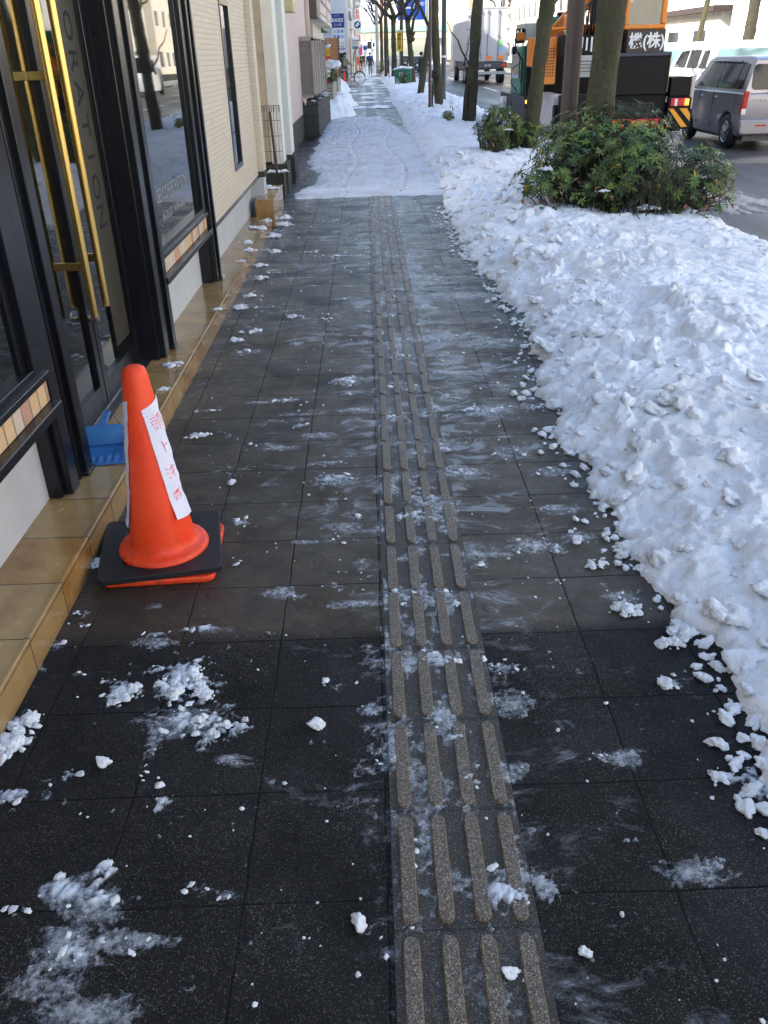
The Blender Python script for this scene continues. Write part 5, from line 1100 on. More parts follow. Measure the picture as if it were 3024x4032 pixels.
tl_=NT('small_tile_planter'); s_=tl_.sep(tl_.obj()); cb_=tl_.new('ShaderNodeCombineXYZ'); tl_.L(tl_.math('ADD',s_[1],s_[0]),cb_.inputs[0]); tl_.L(s_[2],cb_.inputs[1]); br=tl_.new('ShaderNodeTexBrick'); tl_.L(cb_.outputs[0],br.inputs[0]); br.offset=0; br.inputs['Scale'].default_value=1; br.inputs['Brick Width'].default_value=.055; br.inputs['Row Height'].default_value=.085; br.inputs['Mortar Size'].default_value=.008
br.inputs[1].default_value=(.42,.38,.30,1); br.inputs[2].default_value=(.36,.32,.25,1); br.inputs[3].default_value=(.05,.05,.045,1); tl_.fin(br.outputs[0],.5)
for y,h,l in [(28.3,.80,'nearer tiled planter pillar with snowy shrub above'),(33.5,.80,'farther tiled planter pillar behind the first one')]:
    e=empty('planter',(-1.07,y,0),0,l,'planter'); B('pillar',tl_.m,e,(-.09,.09,-.1,3.4,0,h)); B('soil',MAT['darkbase'],e,(-.06,.06,.0,3.3,h,h+.02))
shrub((-1.10,31,.78),[(0,0,.16,1.6,.22,.22)],260,'clipped hedge on the tiled planter, capped with snow',seed=12,brown=0,lightf=.5,group='hedges on planters')
random.seed(33)
m=[]
for k in range(26): m.append((random.uniform(-.13,.13),random.uniform(-1.4,1.4),random.uniform(.0,.08),random.uniform(.12,.2),random.uniform(.2,.4),random.uniform(.07,.13),random.random()*.6))
m.append((-.10,-1.2,-.18,.10,.2,.25,0))
o=chunks_mesh('snow_pile',m,MAT['snow'],TPH); o.location=(-1.10,31,1.20); tag(o,'thick cap of snow on the hedge above the tiled planter','snow cap')
bb=empty('apartment_building',(-3,34,0),0,'beige apartment block with striped balconies above the tiled planters','building')
wb('wall',MAT['cream'],bb,(-9,-1.62,25,36.5,-.02,8.4)); wb('wall_base',MAT['darkbase'],bb,(-1.63,-1.60,25,36.5,-.02,.5))
for k,z in enumerate((2.45,5.25)):
    for y0 in (27.2,32.2):
        f=wb('balcony',MAT['cream'],bb,(-1.64,-1.20,y0,y0+4.2,z,z+.12)); 
        m=MB()
        for q in range(3): m.box(-1.225+3,-1.20+3,y0-34,y0+4.2-34,z+.16+q*.34,z+.40+q*.34)
        for q in range(5): m.box(-1.24+3,-1.225+3,y0+.05+q*1.0-34,y0+.12+q*1.0-34,z+.1,z+1.2)
        m.box(-1.62+3,-1.225+3,y0-34,y0+.03-34,z+.1,z+1.15)
        m.build('balustrade',MAT['pink'] if q else MAT['cream'],f)
        wb('window',MAT['dimglass'],bb,(-1.625,-1.60,y0+.6,y0+3.6,z+.15,z+2.1))
for y0 in (27,31): wb('window',MAT['dimglass'],bb,(-1.625,-1.60,y0,y0+1.6,.9,2.1))
rsx=empty('shop',(-3,41,0),0,'small shop with a green awning and red banner set back behind the plank fence','shop')
wb('wall',MAT['grey'],rsx,(-9,-2.1,37.5,44.5,-.02,6.5)); wb('awning',MAT['green'],rsx,(-2.1,-1.62,38.2,44,2.45,2.55)); wb('banner',MAT['red'],rsx,(-2.09,-1.95,38.4,44,1.6,2.2))
building('added building set back behind the plank fence to shade the lorry',-10,-2.6,46,61,8,MAT['creamlight'],side=-1,gap=3)  # added to keep the sun off the lorry's rear and the pavement
wp=empty('plank_fence',(-1.7,45,0),0,'tall brown plank fence panels facing the street, left of the cyclist','fence')
pm=NT('brown_plank_rows'); s_=pm.sep(pm.obj()); f_=pm.math('FRACT',pm.math('DIVIDE',s_[2],.12)); pm.fin(pm.mix(pm.ramp(f_,[(.0,1.),(.08,0.)]),pm.mix(pm.noise(5,4,.6,pm.map(pm.obj(),(1,1,8))),(.36,.17,.06),(.48,.25,.10)),(.16,.07,.03)),.6)
wb('panel',pm.m,wp,(-2.35,-1.74,44.95,45.0,.45,2.26)); wb('panel',pm.m,wp,(-1.68,-1.24,44.95,45.0,.45,2.26)); wb('post',MAT['grey'],wp,(-1.74,-1.68,44.93,45.02,0,2.26)); wb('post',MAT['polebrown'],wp,(-1.24,-1.19,44.93,45.02,0,2.28)); wb('plinth',MAT['darkbase'],wp,(-2.4,-1.19,44.9,45.06,0,.45))
mp=empty('banner_sign',(-1.46,38,0),0,'red and yellow upright banner capped with snow by the plank fence','sign')
B('banner',MAT['yellow'],mp,(-.07,.09,-.02,.02,.6,1.82)); B('red_stripe',MAT['red'],mp,(-.075,.095,-.025,.025,1.38,1.52)); B('red_foot',MAT['red'],mp,(-.075,.11,-.03,.03,.55,1.0)); m=MB(); m.lathe([(.05,0),(.05,.012)],20,(0,0,0)); q=m.build('roundel',P_('orange_disc',(.7,.2,.03),.5),mp); q.rotation_euler=(R_(90),0,0); q.location=(.01,-.02,1.66)
o=chunks_mesh('snow_pile',[(0,0,0,.10,.10,.08,0)],MAT['snow'],TPH); o.location=(-1.45,38,1.84); tag(o,'small cap of snow on top of the red and yellow banner','snow cap')
# white building with signs facing the viewer
wbld=empty('building',(-3,67,0),0,'pale grey building whose end wall carries the blue GRANDE sign','building')
wb('wall',P_('pale_blue_grey_wall',(.58,.60,.66),.7,var=.03),wbld,(-9,-1.12,62,74.8,-.02,9)); wb('corner_column',MAT['creamlight'],wbld,(-1.12,-.98,62.3,62.7,-.02,9)); wb('low_wall',P_('slate_panel',(.16,.17,.19),.6),wbld,(-2.0,-1.14,61.9,62,0,1.25)); wb('window',MAT['dimglass'],wbld,(-1.75,-1.30,61.96,62.0,1.3,1.7)); wb('shop_front',P_('brown_shopfront',(.12,.05,.035),.6),wbld,(-1.12,-1.05,63,74,-.02,2.6))
sg=empty('billboard',(-1.73,61.95,3.48),0,'dark blue billboard with white GRANDE lettering on the pale end wall','sign')
B('board',MAT['blue'],sg,(-.48,.48,-.03,.03,-.39,.39)); text('GRANDE',MAT['textw'],sg,face_mx((0,-.033,.02),(1,0,0),(0,0,1)),.30,.003,xs=.70,bold=.004); text('アロイド',MAT['textw'],sg,face_mx((.02,-.033,.25),(1,0,0),(0,0,1)),.09,.003); text('三ツ沢',MAT['textw'],sg,face_mx((.05,-.033,-.24),(1,0,0),(0,0,1)),.17,.003)
sg=empty('billboard',(-1.62,61.95,2.72),0,'white board with blue recruitment lettering directly under the dark blue billboard','sign')
B('board',MAT['white'],sg,(-.44,.36,-.03,.03,-.36,.36)); text('入居者',MAT['blue2'],sg,face_mx((-.02,-.033,.15),(1,0,0),(0,0,1)),.24,.003,bold=.003); text('募集中',MAT['blue2'],sg,face_mx((-.02,-.033,-.15),(1,0,0),(0,0,1)),.24,.003,bold=.003)
sg=empty('billboard',(-1.47,61.95,2.03),0,'narrow white estate agent board with red digits and purple band, lowest on the pale wall','sign')
B('board',MAT['white'],sg,(-.21,.21,-.03,.03,-.36,.34)); text('20-\n765',P_('magenta_ink',(.6,.02,.15),.5),sg,face_mx((-.10,-.033,.20),(1,0,0),(0,0,1)),.12,.003); text('不動産',MAT['textb'],sg,face_mx((0,-.033,-.01),(1,0,0),(0,0,1)),.13,.003); 
B('band',P_('purple_band',(.08,.01,.22),.5),sg,(-.21,.21,-.036,-.03,-.17,-.09)); text('管理部',MAT['textw'],sg,face_mx((0,-.038,-.13),(1,0,0),(0,0,1)),.07,.002); text('入居可',P_('magenta_ink2',(.6,.02,.15),.5),sg,face_mx((0,-.033,-.24),(1,0,0),(0,0,1)),.10,.003)
B('yellow_mark',P_('lemon',(.75,.7,.02),.5),sg,(.05,.15,-.036,-.03,.10,.28))
# lamp head on the wall, lantern sign, round emblem sign, vertical sign
sl_=empty('street_lamp',(-1.05,64,3.9),0,'grey domed lamp head with snow on top, high on the pale building','lamp')
m=MB(); m.tube([(0,0,1.2),(.08,0,.3),(.13,0,.1)],.05,8); m.build('arm',MAT['grey'],sl_); m=MB(); m.tube([(.06,-.1,.15),(.18,-.1,-.35)],[.17,.12],14); m.build('lamp_head',MAT['grey'],sl_,smooth=True)
o=chunks_mesh('snow_pile',[(0,0,0,.17,.17,.12,0)],MAT['snow'],TPH); o.location=(-.98,63.9,4.08); tag(o,'round cap of snow on the grey lamp head','snow cap')
ls=empty('hanging_sign',(-.575,62,1.3),0,'dark framed lantern sign with snowy top on a curved bracket above the cyclist','sign')
B('frame',MAT['darkgrey'],ls,(-.18,.18,-.08,.08,.58,1.06),bevel=.01); fc=B('face',MAT['white'],ls,(-.145,.145,-.09,-.08,.63,1.02)); B('blue_wave',P_('wave_blue',(.05,.25,.5),.5),fc,(-.145,.145,-.095,-.09,.63,.73))
text('営業中',MAT['textb'],ls,face_mx((0,-.092,.94),(1,0,0),(0,0,1)),.085,.002); text('お食事',MAT['textb'],ls,face_mx((0,-.092,.86),(1,0,0),(0,0,1)),.07,.002); text('定食',MAT['red'],ls,face_mx((0,-.092,.78),(1,0,0),(0,0,1)),.085,.002)
m=MB(); m.tube([(0,0,.58),(-.05,0,.45),(-.15,0,.3),(-.18,0,-1.3)],.02,8); m.build('bracket_pole',MAT['blackrub'],ls,smooth=True)
o=chunks_mesh('snow_pile',[(0,0,0,.19,.14,.12,0),(-.06,0,.02,.12,.12,.12,0),(.07,0,.02,.12,.12,.12,0)],MAT['snow'],TPH); o.location=(-.575,62,2.42); tag(o,'cap of snow on the lantern sign','snow cap')
em=empty('projecting_sign',(-.52,75,3.58),0,'white square projecting sign with a blue and white roundel','sign')
B('box',MAT['white'],em,(-.36,.33,-.08,.08,-.36,.36),bevel=.01); B('bracket',MAT['darkgrey'],em,(-.75,-.36,-.02,.02,.30,.36),(-.75,-.36,-.02,.02,-.36,-.30))
def disc(r0,r1,y,mat,name,a0=0,a1=360,par=em,cx=.03,cz=0):
    n=32; vs=[];
    for k in range(n+1):
        a=R_(a0+(a1-a0)*k/n); vs+= [(cx+r0*math.cos(a),y,cz+r0*math.sin(a)),(cx+r1*math.cos(a),y,cz+r1*math.sin(a))]
    mm=MB(); mm.add(vs,[(2*k,2*k+1,2*k+3,2*k+2) for k in range(n)]); return mm.build(name,mat,par,solid=.006)
disc(.15,.25,-.09,MAT['textb'],'black_ring'); 
for a,mt,nm in ((0,MAT['white'],'white_quarter'),(90,P_('roundel_blue',(.02,.25,.65),.4),'blue_quarter'),(180,MAT['white'],'white_quarter'),(270,P_('roundel_blue2',(.02,.25,.65),.4),'blue_quarter')): disc(.001,.15,-.09,mt,nm,a,a+90)
for ch,a in (('B',125),('M',90),('W',55)): text(ch,MAT['textw'],em,face_mx((.03+.2*math.cos(R_(a)),-.096,.2*math.sin(R_(a))),(math.sin(R_(a)),0,-math.cos(R_(a))),(math.cos(R_(a)),0,math.sin(R_(a)))),.09,.002)
vs_=empty('vertical_sign',(-.5,80,1.8),0,'tall vertical sign with red lettering on white rising behind the roundel sign','sign')
B('board',P_('off_white_board',(.75,.72,.70),.5),vs_,(-.22,.22,-.05,.05,.3,3.05)); B('grey_board',MAT['grey'],vs_,(-.22,.22,-.05,.05,3.1,4.6)); B('grey_board_face',MAT['white'],vs_,(-.15,.15,-.06,-.05,3.3,4.5)); text('診\n療\n所',MAT['darkgrey'],vs_,face_mx((0,-.062,3.9),(1,0,0),(0,0,1)),.3,.003)
text('お\n弁\n当',MAT['red'],vs_,face_mx((0,-.053,2.45),(1,0,0),(0,0,1)),.36,.003,bold=.006); B('red_box',MAT['red'],vs_,(-.12,.16,-.056,-.05,.75,1.15)); text('薬',MAT['textw'],vs_,face_mx((.02,-.058,.95),(1,0,0),(0,0,1)),.3,.003); B('pink_sign',P_('pink_board',(.7,.10,.25),.5),vs_,(.05,.34,-.02,.04,-.3,.5),bevel=.05); B('orange_banner',P_('orange_banner',(.8,.12,.04),.6),vs_,(-.18,.05,-.02,.02,-1.0,-.4))
B('post',MAT['grey'],vs_,(-.03,.03,0,.05,-1.8,.3))
BL2=[('beige building behind the white sign building on the left',-9,-.95,76,90,9,MAT['creamlight']),('grey building farther along the left side of the street',-9,-.8,92,112,11,MAT['grey']),('tan building at the far left end of the street',-9,-.8,116,150,9,MAT['cream'])]
for l,x0,x1,y0,y1,h,mt in BL2: building(l,x0,x1,y0,y1,h,mt,side=-1,gap=2.8)
# right side of the road
RB=[('unseen pale building added across the road for bounce light',14.3,24,-24,4,8.5,MAT['creamlight'],2.4),('tan rendered building across the road before the white porch house',14.3,24,6,24.5,6.5,MAT['cream'],3.),  # first, pale one is out of view, added for bounce light and reflections
 ('tall white apartment building across the road behind the lorry',14.3,26,54,74,15,MAT['creamlight'],2.2),('beige office building farther along the right side',14.3,26,77,98,13,MAT['cream'],2.4),('grey white building far along the right side',14.3,26,101,128,16,MAT['grey'],2.6),('orange tan building far along the right side',14.3,26,132,165,12,P_('tan_wall',(.60,.36,.18),.8),2.8)]
for l,x0,x1,y0,y1,h,mt,g_ in RB: building(l,x0,x1,y0,y1,h,mt,side=1,gap=g_,base=.5)
ph=empty('house',(18,31.5,0),0,'white two storey house with a recessed porch across the road behind the vans','house')
wb('wall',MAT['white'],ph,(14.3,24,26,31.0,-.16,6.5),(14.3,24,33.8,37.5,-.16,6.5),(14.3,24,31.0,33.8,2.5,6.5),(15.6,24,31.0,33.8,-.16,2.5)); wb('porch_ceiling',MAT['cream'],ph,(14.4,15.6,31.05,33.75,2.45,2.5)); wb('porch_post',MAT['white'],ph,(14.3,14.45,32.3,32.45,-.1,2.45)); wb('slot_window',P_('brown_slot',(.12,.07,.05),.6),ph,(14.27,14.31,28.4,28.8,1.5,2.5)); wb('door',P_('house_door',(.2,.12,.07),.6),ph,(15.55,15.6,31.6,32.5,-.1,2.0)); wb('grille',MAT['grey'],ph,(14.25,14.3,26.1,26.2,1.,2.6),(14.25,14.3,26.5,26.6,1,2.6),(14.25,14.3,26.1,26.6,1.4,1.45),(14.25,14.3,26.1,26.6,2.0,2.05))
hh=empty('house',(19,45,0),0,'cream single storey house with a low snowy roof and dark eaves across the road','house')
wb('wall',MAT['cream'],hh,(14.6,24,39.5,51,-.16,2.75)); wb('eaves',P_('dark_eaves',(.05,.035,.03),.7),hh,(14.1,24.4,39.1,51.4,2.75,2.95)); 
m=MB(); m.add([(-4.9,-5.9,2.95),(5.4,-5.9,2.95),(5.4,6.4,2.95),(-4.9,6.4,2.95),(-1.5,-1.5,4.4),(2,-1.5,4.4),(2,2,4.4),(-1.5,2,4.4)],[(0,1,5,4),(1,2,6,5),(2,3,7,6),(3,0,4,7),(4,5,6,7)]); m.build('roof',MAT['snow'],hh)
for y in (41,44.5,48): wb('window',MAT['dimglass'],hh,(14.57,14.6,y,y+1.4,.9,2.1))
# far end: overpass and distant tower
ov=empty('overpass',(2,205,0),0,'green and beige overpass crossing the far end of the street','bridge')
B('deck',P_('overpass_beige',(.5,.42,.32),.8),ov,(-16,20,-4,4,4.2,5.6)); B('parapet',P_('pale_green',(.28,.55,.45),.6),ov,(-16,20,-4.2,-4,5.6,6.6)); B('pier',MAT['conc'],ov,(-8,-6,-3,3,-.2,4.2)); B('pier',MAT['conc'],ov,(13,15,-3,3,-.2,4.2))
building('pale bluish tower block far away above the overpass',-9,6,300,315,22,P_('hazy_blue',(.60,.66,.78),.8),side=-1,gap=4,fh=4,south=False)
# road signs
ys=empty('warning_sign',(1.90,52,0),0,'yellow vertical warning sign with four dark characters among the far trunks','sign')
B('board',MAT['yellow'],ys,(-.15,.15,-.02,.02,1.66,2.58),bevel=.005); text('横\n断\n注\n意',MAT['textb'],ys,face_mx((0,-.022,2.12),(1,0,0),(0,0,1)),.20,.002,bold=.002); B('post',MAT['grey'],ys,(-.03,.03,0,.05,0,1.66)); B('cap',MAT['cream'],ys,(-.17,.17,-.03,.03,2.58,2.66))
bs=empty('direction_sign',(3.96,80,0),0,'big blue road direction sign with white lettering above the tree row','sign')
B('board',MAT['roadblue'],bs,(-1.15,1.15,-.04,.04,3.95,5.95),bevel=.01); text('新横浜',MAT['textw'],bs,face_mx((.55,-.045,5.5),(1,0,0),(0,0,1)),.36,.004,bold=.006); text('片倉町',MAT['textw'],bs,face_mx((.62,-.045,5.05),(1,0,0),(0,0,1)),.30,.004,bold=.004); text('120m',MAT['textw'],bs,face_mx((.1,-.045,4.12),(1,0,0),(0,0,1)),.26,.004)
m=MB(); m.box(-.62,-.48,-.05,-.042,4.4,5.5); m.add([(-.80,-.045,5.4),(-.30,-.045,5.4),(-.55,-.045,5.8)],[(0,1,2)]); m.box(-.48,.2,-.05,-.042,4.75,4.88); m.build('arrow',MAT['textw'],bs); B('post',MAT['grey'],bs,(1.2,1.35,0,.12,0,6.2)); B('arm',MAT['grey'],bs,(-1.1,1.3,.05,.1,4.3,4.36),(-1.1,1.3,.05,.1,5.5,5.56))
rs=empty('road_sign',(0.06,92,0),0,'round blue road sign on a pale pole beyond the walking person','sign')
B('post',MAT['white'],rs,(-.05,.05,0,.1,0,3.4)); disc(.001,.2,-.02,P_('round_sign_blue',(.03,.12,.45),.5),'disc',0,360,rs,0,2.1); B('plate',MAT['white'],rs,(-.2,.2,-.02,-.01,1.5,1.8)); B('plate',MAT['white'],rs,(-.22,.22,-.012,-.002,1.85,2.35))
tf=empty('traffic_signal',(.62,90,0),0,'dark traffic signal with a green light beyond the walking person','traffic signal')
B('housing',MAT['darkgrey'],tf,(-.35,.0,-.1,.1,2.0,2.6),bevel=.03); B('housing',MAT['darkgrey'],tf,(.15,.35,-.1,.1,1.9,2.5),bevel=.02); B('post',MAT['grey'],tf,(.0,.08,0,.08,0,3)); 
q=disc(.001,.09,-.115,emis('green_light',(.55,1,.35),2.5),'green_light',0,360,tf,.25,2.05)
gb=empty('green_box',(1.93,48.3,0),0,'green metal storage box with snow on its lid among the far trunks','box')
B('box',MAT['green'],gb,(-.42,.42,-.3,.3,.0,.86),bevel=.05); B('notice',P_('pale_green_paper',(.5,.65,.6),.7),gb,(-.22,.0,-.31,-.30,.35,.70)); B('notice',P_('pale_green_paper2',(.3,.5,.42),.7),gb,(-.36,.02,-.308,-.30,.12,.45)); B('post',MAT['polebrown'],gb,(.02,.08,-.34,-.30,0,.7))
o=chunks_mesh('snow_pile',[(-.2,0,0,.27,.28,.07,0),(.2,0,0,.27,.28,.07,0)],MAT['snow'],TPH); o.location=(1.93,48.3,.88); tag(o,'flat layer of snow on the lid of the green box','snow cap')
cone_thing((-1.19,54.0,0),'small far orange cone just left of the pushed bicycle',False,0,.7); cone_thing((-.52,96.5,0),'tall far orange cone beside the flagman',False,0,.9); cone_thing((-.95,93,0),'leaning far orange cone left of the flagman',False,0,.7)
lp=empty('street_lamp',(.75,88,0),0,'small lamp with snow on its white cap beside the traffic signal','lamp'); B('post',MAT['grey'],lp,(-.03,.03,-.03,.03,0,1.9)); m=MB(); m.lathe([(.05,1.75),(.2,1.9),(.15,2.02),(0,2.06)],16); m.build('cap',MAT['white'],lp,smooth=True)
# ---------------- people and bicycles ----------------
def skin_obj(name,verts,edges,radii,mat,parent,sub=1):
    me=bpy.data.meshes.new(name); me.from_pydata(verts,edges,[]); me.update(); me.materials.append(mat)
    o=bpy.data.objects.new(name,me); COL.objects.link(o); o.parent=parent
    sm=o.modifiers.new('skin','SKIN'); me.skin_vertices.new() if not me.skin_vertices else None
    sv_=me.skin_vertices[0].data
    for i,r in enumerate(radii): sv_[i].radius=(r,r) if not isinstance(r,tuple) else r
    sv_[0].use_root=True; sm.use_smooth_shade=True
    s=o.modifiers.new('sub','SUBSURF'); s.levels=sub; s.render_levels=sub
    return o
def person(label,loc,rz,pose,jacket,trousers,hairm,extra=None,shoes=MAT['darkgrey'],vest=None,hat=None):
    """pose: dict of joint positions, x right, y forward, z up, figure 1.7 m tall"""
    p=empty('person',loc,rz,label,'person'); J=dict(pel=(0,0,.92),chest=(0,.02,1.28),neck=(0,.03,1.44),head=(0,.05,1.56),crown=(0,.04,1.66),
      ls=(-.18,.02,1.38),rs=(.18,.02,1.38),le=(-.24,0,1.10),re=(.24,0,1.10),lw=(-.24,.08,.86),rw=(.24,.08,.86),lh=(-.09,0,.88),rh=(.09,0,.88),lk=(-.10,.03,.48),rk=(.10,.03,.48),la=(-.10,-.02,.09),ra=(.10,-.02,.09),lt=(-.10,.12,.04),rt=(.10,.12,.04)); J.update(pose)
    names=list(J); vid={n:i for i,n in enumerate(names)}; V=[J[n] for n in names]
    E=[('pel','chest'),('chest','neck'),('neck','head'),('head','crown'),('chest','ls'),('chest','rs'),('ls','le'),('le','lw'),('rs','re'),('re','rw'),('pel','lh'),('pel','rh'),('lh','lk'),('lk','la'),('rh','rk'),('rk','ra'),('la','lt'),('ra','rt')]
    Rd=dict(pel=.12,chest=.13,neck=.05,head=.085,crown=.06,ls=.06,rs=.06,le=.042,re=.042,lw=.028,rw=.028,lh=.08,rh=.08,lk=.055,rk=.055,la=.04,ra=.04,lt=.035,rt=.035)
    rad=[Rd[n] for n in names]; ed=[(vid[a],vid[b]) for a,b in E]
    for s,wv,ev in (('l','lw','le'),('r','rw','re')):
        W=Vector(J[wv]); d=(W-Vector(J[ev])).normalized(); sd=Vector((1,0,0)) if abs(d.x)<.8 else Vector((0,1,0)); base=len(V); V.append(tuple(W+d*.05)); rad.append(.028); ed.append((vid[wv],base))
        for k in range(4): V.append(tuple(W+d*(.125-.01*abs(k-1.4))+sd*(k-1.5)*.019+Vector((0,0,-.01)))); rad.append(.008); ed.append((base,len(V)-1))
        V.append(tuple(W+d*.06+sd*(.045 if s=='l' else -.045))); rad.append(.009); ed.append((base,len(V)-1))
    skin_obj('body',V,ed,rad,MAT['skin'],p)
    def sub(nm,lst,es,rr,mat): 
        idx={n:i for i,n in enumerate(lst)}; return skin_obj(nm,[J[n] for n in lst],[(idx[a],idx[b]) for a,b in es],rr,mat,p)
    J['hem']=tuple(Vector(J['pel'])+Vector((0,0,-.06))); J['collar']=tuple(Vector(J['neck'])+Vector((0,0,-.01)))
    sub('jacket',['pel','chest','collar','ls','rs','le','re','lw','rw','hem'],[('pel','chest'),('chest','collar'),('chest','ls'),('chest','rs'),('ls','le'),('rs','re'),('le','lw'),('re','rw'),('pel','hem')],[.17,.175,.075,.085,.085,.062,.062,.045,.045,.165],jacket)
    sub('trousers',['pel','lh','rh','lk','rk','la','ra'],[('pel','lh'),('pel','rh'),('lh','lk'),('rh','rk'),('lk','la'),('rk','ra')],[.14,.10,.10,.075,.075,.055,.055],trousers)
    for s in ('l','r'): a=Vector(J[s+'a']); t=Vector(J[s+'t']); skin_obj('shoe',[tuple(a+Vector((0,0,-.03))),tuple(t)],[(0,1)],[.05,.045],shoes,p)
    hd=Vector(J['head']); cr_=Vector(J['crown']); m=MB(); bm=bmesh.new(); bmesh.ops.create_icosphere(bm,subdivisions=3,radius=.108)
    fw=Vector((pose.get('face',(0,1,0)))); 
    for v in bm.verts:
        v.co=v.co*(1+.08*mnoise.noise(v.co*20)); 
        if v.co.dot(fw)>.045 and v.co.z<.045: v.co*=.72
        if v.co.z<-.05: v.co*=.75
    m.add([v.co+hd+Vector((0,0,.045))-fw*.012 for v in bm.verts],[[v.index for v in f.verts] for f in bm.faces]); bm.free(); m.build('hair' if not hat else 'helmet',hat or hairm,p,smooth=True)
    m=MB(); side=Vector((fw.y,-fw.x,0)); c=hd+fw*.088; m.add([tuple(c+fw*.018+Vector((0,0,-.012))),tuple(c+side*.012+Vector((0,0,-.02))),tuple(c-side*.012+Vector((0,0,-.02))),tuple(c+Vector((0,0,.02)))],[(0,1,3),(0,3,2),(0,2,1)]); m.build('nose',MAT['skin'],p)
    m=MB()
    for s in (-1,1): q=c+side*.032*s+Vector((0,0,.015)); m.tube([q-fw*.006,q+fw*.004],.009,8)
    m.build('eyes',MAT['textb'],p)
    if vest:
        m=MB()
        for s in (-1,1): m.box(s*.09-.03,s*.09+.03,-.185,-.16,1.0,1.42); m.box(s*.09-.03,s*.09+.03,.17,.195,1.0,1.42)
        m.box(-.17,.17,-.19,-.16,1.0,1.06); m.build('reflective_vest',vest,p)
    return p,J
def bicycle(label,loc,rz,mat,basket=False):
    b=empty('bicycle',loc,rz,label,'bicycle'); R=.33; wb_=.54
    for y,nm in ((-wb_,'wheel'),(wb_,'wheel')):
        m=MB(); n=32; vs=[(math.cos(2*math.pi*k/n),math.sin(2*math.pi*k/n)) for k in range(n+1)]
        m.tube([(0,y+R*c,R+.01+R*s) for c,s in vs],.017,6,False); w_=m.build(nm,MAT['blackrub'],b,smooth=True)
        m=MB(); m.tube([(0,y+(R-.022)*c,R+.01+(R-.022)*s) for c,s in vs],.009,4,False)
        for k in range(18): a=2*math.pi*k/18; m.tube([(0.012*(1 if k%2 else -1),y,R+.01),(0,y+(R-.02)*math.cos(a),R+.01+(R-.02)*math.sin(a))],.0018,3,False)
        m.tube([(-.04,y,R+.01),(.04,y,R+.01)],.02,8); m.build('rim',MAT['steel'],w_)
    m=MB(); bbk=(0,-.08,.28); st_=(0,-.20,.72); hd=(0,.34,.78); hb=(0,.38,.62)
    m.tube([bbk,st_],.016,8); m.tube([bbk,hb],.018,8); m.tube([(0,-.17,.58),hb],.016,8); m.tube([hd,hb],.02,8); m.tube([hb,(0,.44,.45),(0,wb_,R+.01)],.014,8)
    for s in (-1,1): m.tube([bbk,(s*.04,-wb_,R+.01)],.011,6); m.tube([(0,-.18,.62),(s*.04,-wb_,R+.01)],.009,6)
    m.build('frame',mat,b,smooth=True)
    m=MB(); m.tube([hd,(0,.32,.98),(0,.34,1.0)],.014,8); m.tube([(-.26,.18,1.0),(-.2,.3,1.02),(0,.34,1.0),(.2,.3,1.02),(.26,.18,1.0)],.012,8); m.build('handlebar',MAT['steel'],b,smooth=True)
    m=MB(); m.prism([(-.09,-.34),(.09,-.34),(.03,-.06),(-.03,-.06)],'z',.80,.85); m.tube([(0,-.2,.72),(0,-.21,.80)],.013,8); m.build('saddle',MAT['blackrub'],b,bevel=.02)
    m=MB(); m.tube([(-.05,-.08,.28),(.05,-.08,.28)],.05,12); m.tube([(.06,-.08,.28),(.06,.04,.16),(.12,.04,.16)],.012,6); m.tube([(-.06,-.08,.28),(-.06,-.20,.40),(-.12,-.20,.40)],.012,6); m.build('pedals',MAT['steel'],b,smooth=True)
    m=MB()
    for y in (-wb_,wb_): m.tube([(0,y+(R+.03)*math.cos(R_(a)),R+.01+(R+.03)*math.sin(R_(a))) for a in range(20,170,15)],.02,5,False)
    m.build('mudguard',mat,b,smooth=True)
    return b
bicycle('dark city bicycle pushed across the pavement by the person with the backpack',(-.86,55.1,.0),R_(-76),MAT['darkgrey'])
cy,_=person('person in a beige coat, dark scarf and black trousers pushing a dark bicycle',(-1.20,54.9,0),R_(-70),dict(le=(-.2,.22,1.16),re=(.2,.22,1.16),lw=(-.14,.42,1.04),rw=(.2,.42,1.04),head=(0,.08,1.55),crown=(0,.07,1.65),lk=(-.08,.14,.5),la=(-.08,.06,.09),lt=(-.08,.2,.04),rk=(.1,-.02,.48),ra=(.1,-.2,.10),rt=(.1,-.07,.04)),P_('beige_coat',(.30,.25,.17),.8),MAT['darkgrey'],MAT['hair'])
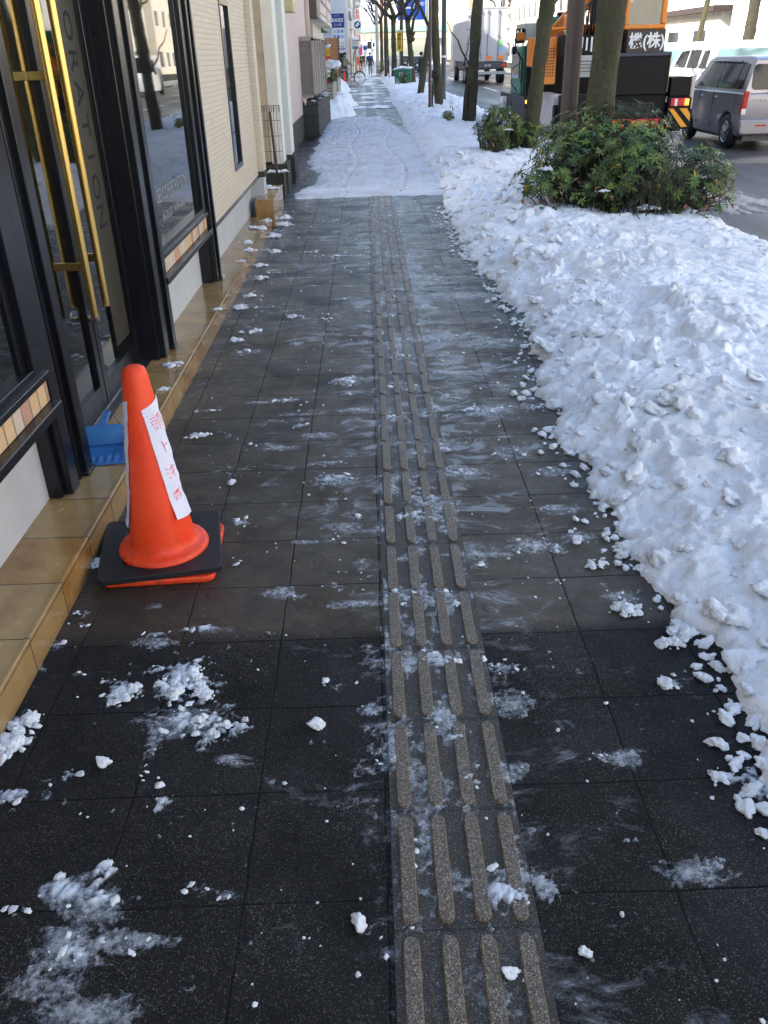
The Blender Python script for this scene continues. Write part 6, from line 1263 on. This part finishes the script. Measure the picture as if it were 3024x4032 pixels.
m=MB(); m.lathe([(.085,0),(.105,.03),(.09,.07),(.07,.09)],16,(0,.03,1.40)); m.build('scarf',P_('wine_scarf',(.06,.008,.015),.9),cy,smooth=True)
bp=empty('backpack',(-1.40,54.83,.98),R_(-70),'black backpack on the back of the person pushing the bicycle','backpack')
m=MB(); m.prism(rrect(-.16,.16,-.02,.44,.10,5),'y',-.12,.07); m.build('bag',MAT['blackrub'],bp,bevel=.04,seg=3); B('pocket',MAT['blackrub'],bp,(-.11,.11,-.15,-.11,.0,.2),bevel=.02)
bluej=P_('blue_jacket',(.02,.07,.35),.7); wk,_=person('person walking away in a blue and navy jacket and grey trousers',(.42,78.5,0),0,dict(lk=(-.09,.10,.49),la=(-.09,.02,.09),lt=(-.09,.16,.05),rk=(.09,.02,.48),ra=(.09,-.18,.12),rt=(.09,-.06,.05),lw=(-.28,.06,.86),rw=(.28,-.04,.86)),P_('navy_jacket',(.010,.014,.04),.7),P_('grey_trousers',(.20,.20,.20),.8),MAT['hair'])
m=MB(); m.lathe([(.185,1.24),(.20,1.34),(.15,1.43),(.09,1.46)],16,(0,.02,0)); m.build('shoulder_yoke',bluej,wk,smooth=True)
hv=P_('hi_vis',(.55,.75,.02),.5); person('far traffic guard in dark clothes with a yellow reflective vest and white helmet',(-.42,98,0),R_(170),dict(),P_('guard_navy',(.02,.02,.03),.7),MAT['darkgrey'],MAT['hair'],vest=hv,hat=MAT['white'])
person('dark figure standing far down the pavement beyond the traffic guard',(.0,118,0),0,dict(),MAT['darkgrey'],MAT['darkgrey'],MAT['hair'])
person('person in dark clothes with a white bicycle half hidden behind the slender leaning trunk',(2.95,50.2,-.1),R_(-70),dict(le=(-.2,.2,1.16),re=(.2,.2,1.16),lw=(-.14,.4,1.04),rw=(.2,.4,1.04)),P_('charcoal_coat',(.02,.02,.03),.8),MAT['darkgrey'],MAT['hair'])
bicycle('white bicycle ridden at the kerb behind the slender leaning trunk',(3.4,50.4,-.12),R_(-76),MAT['white'])
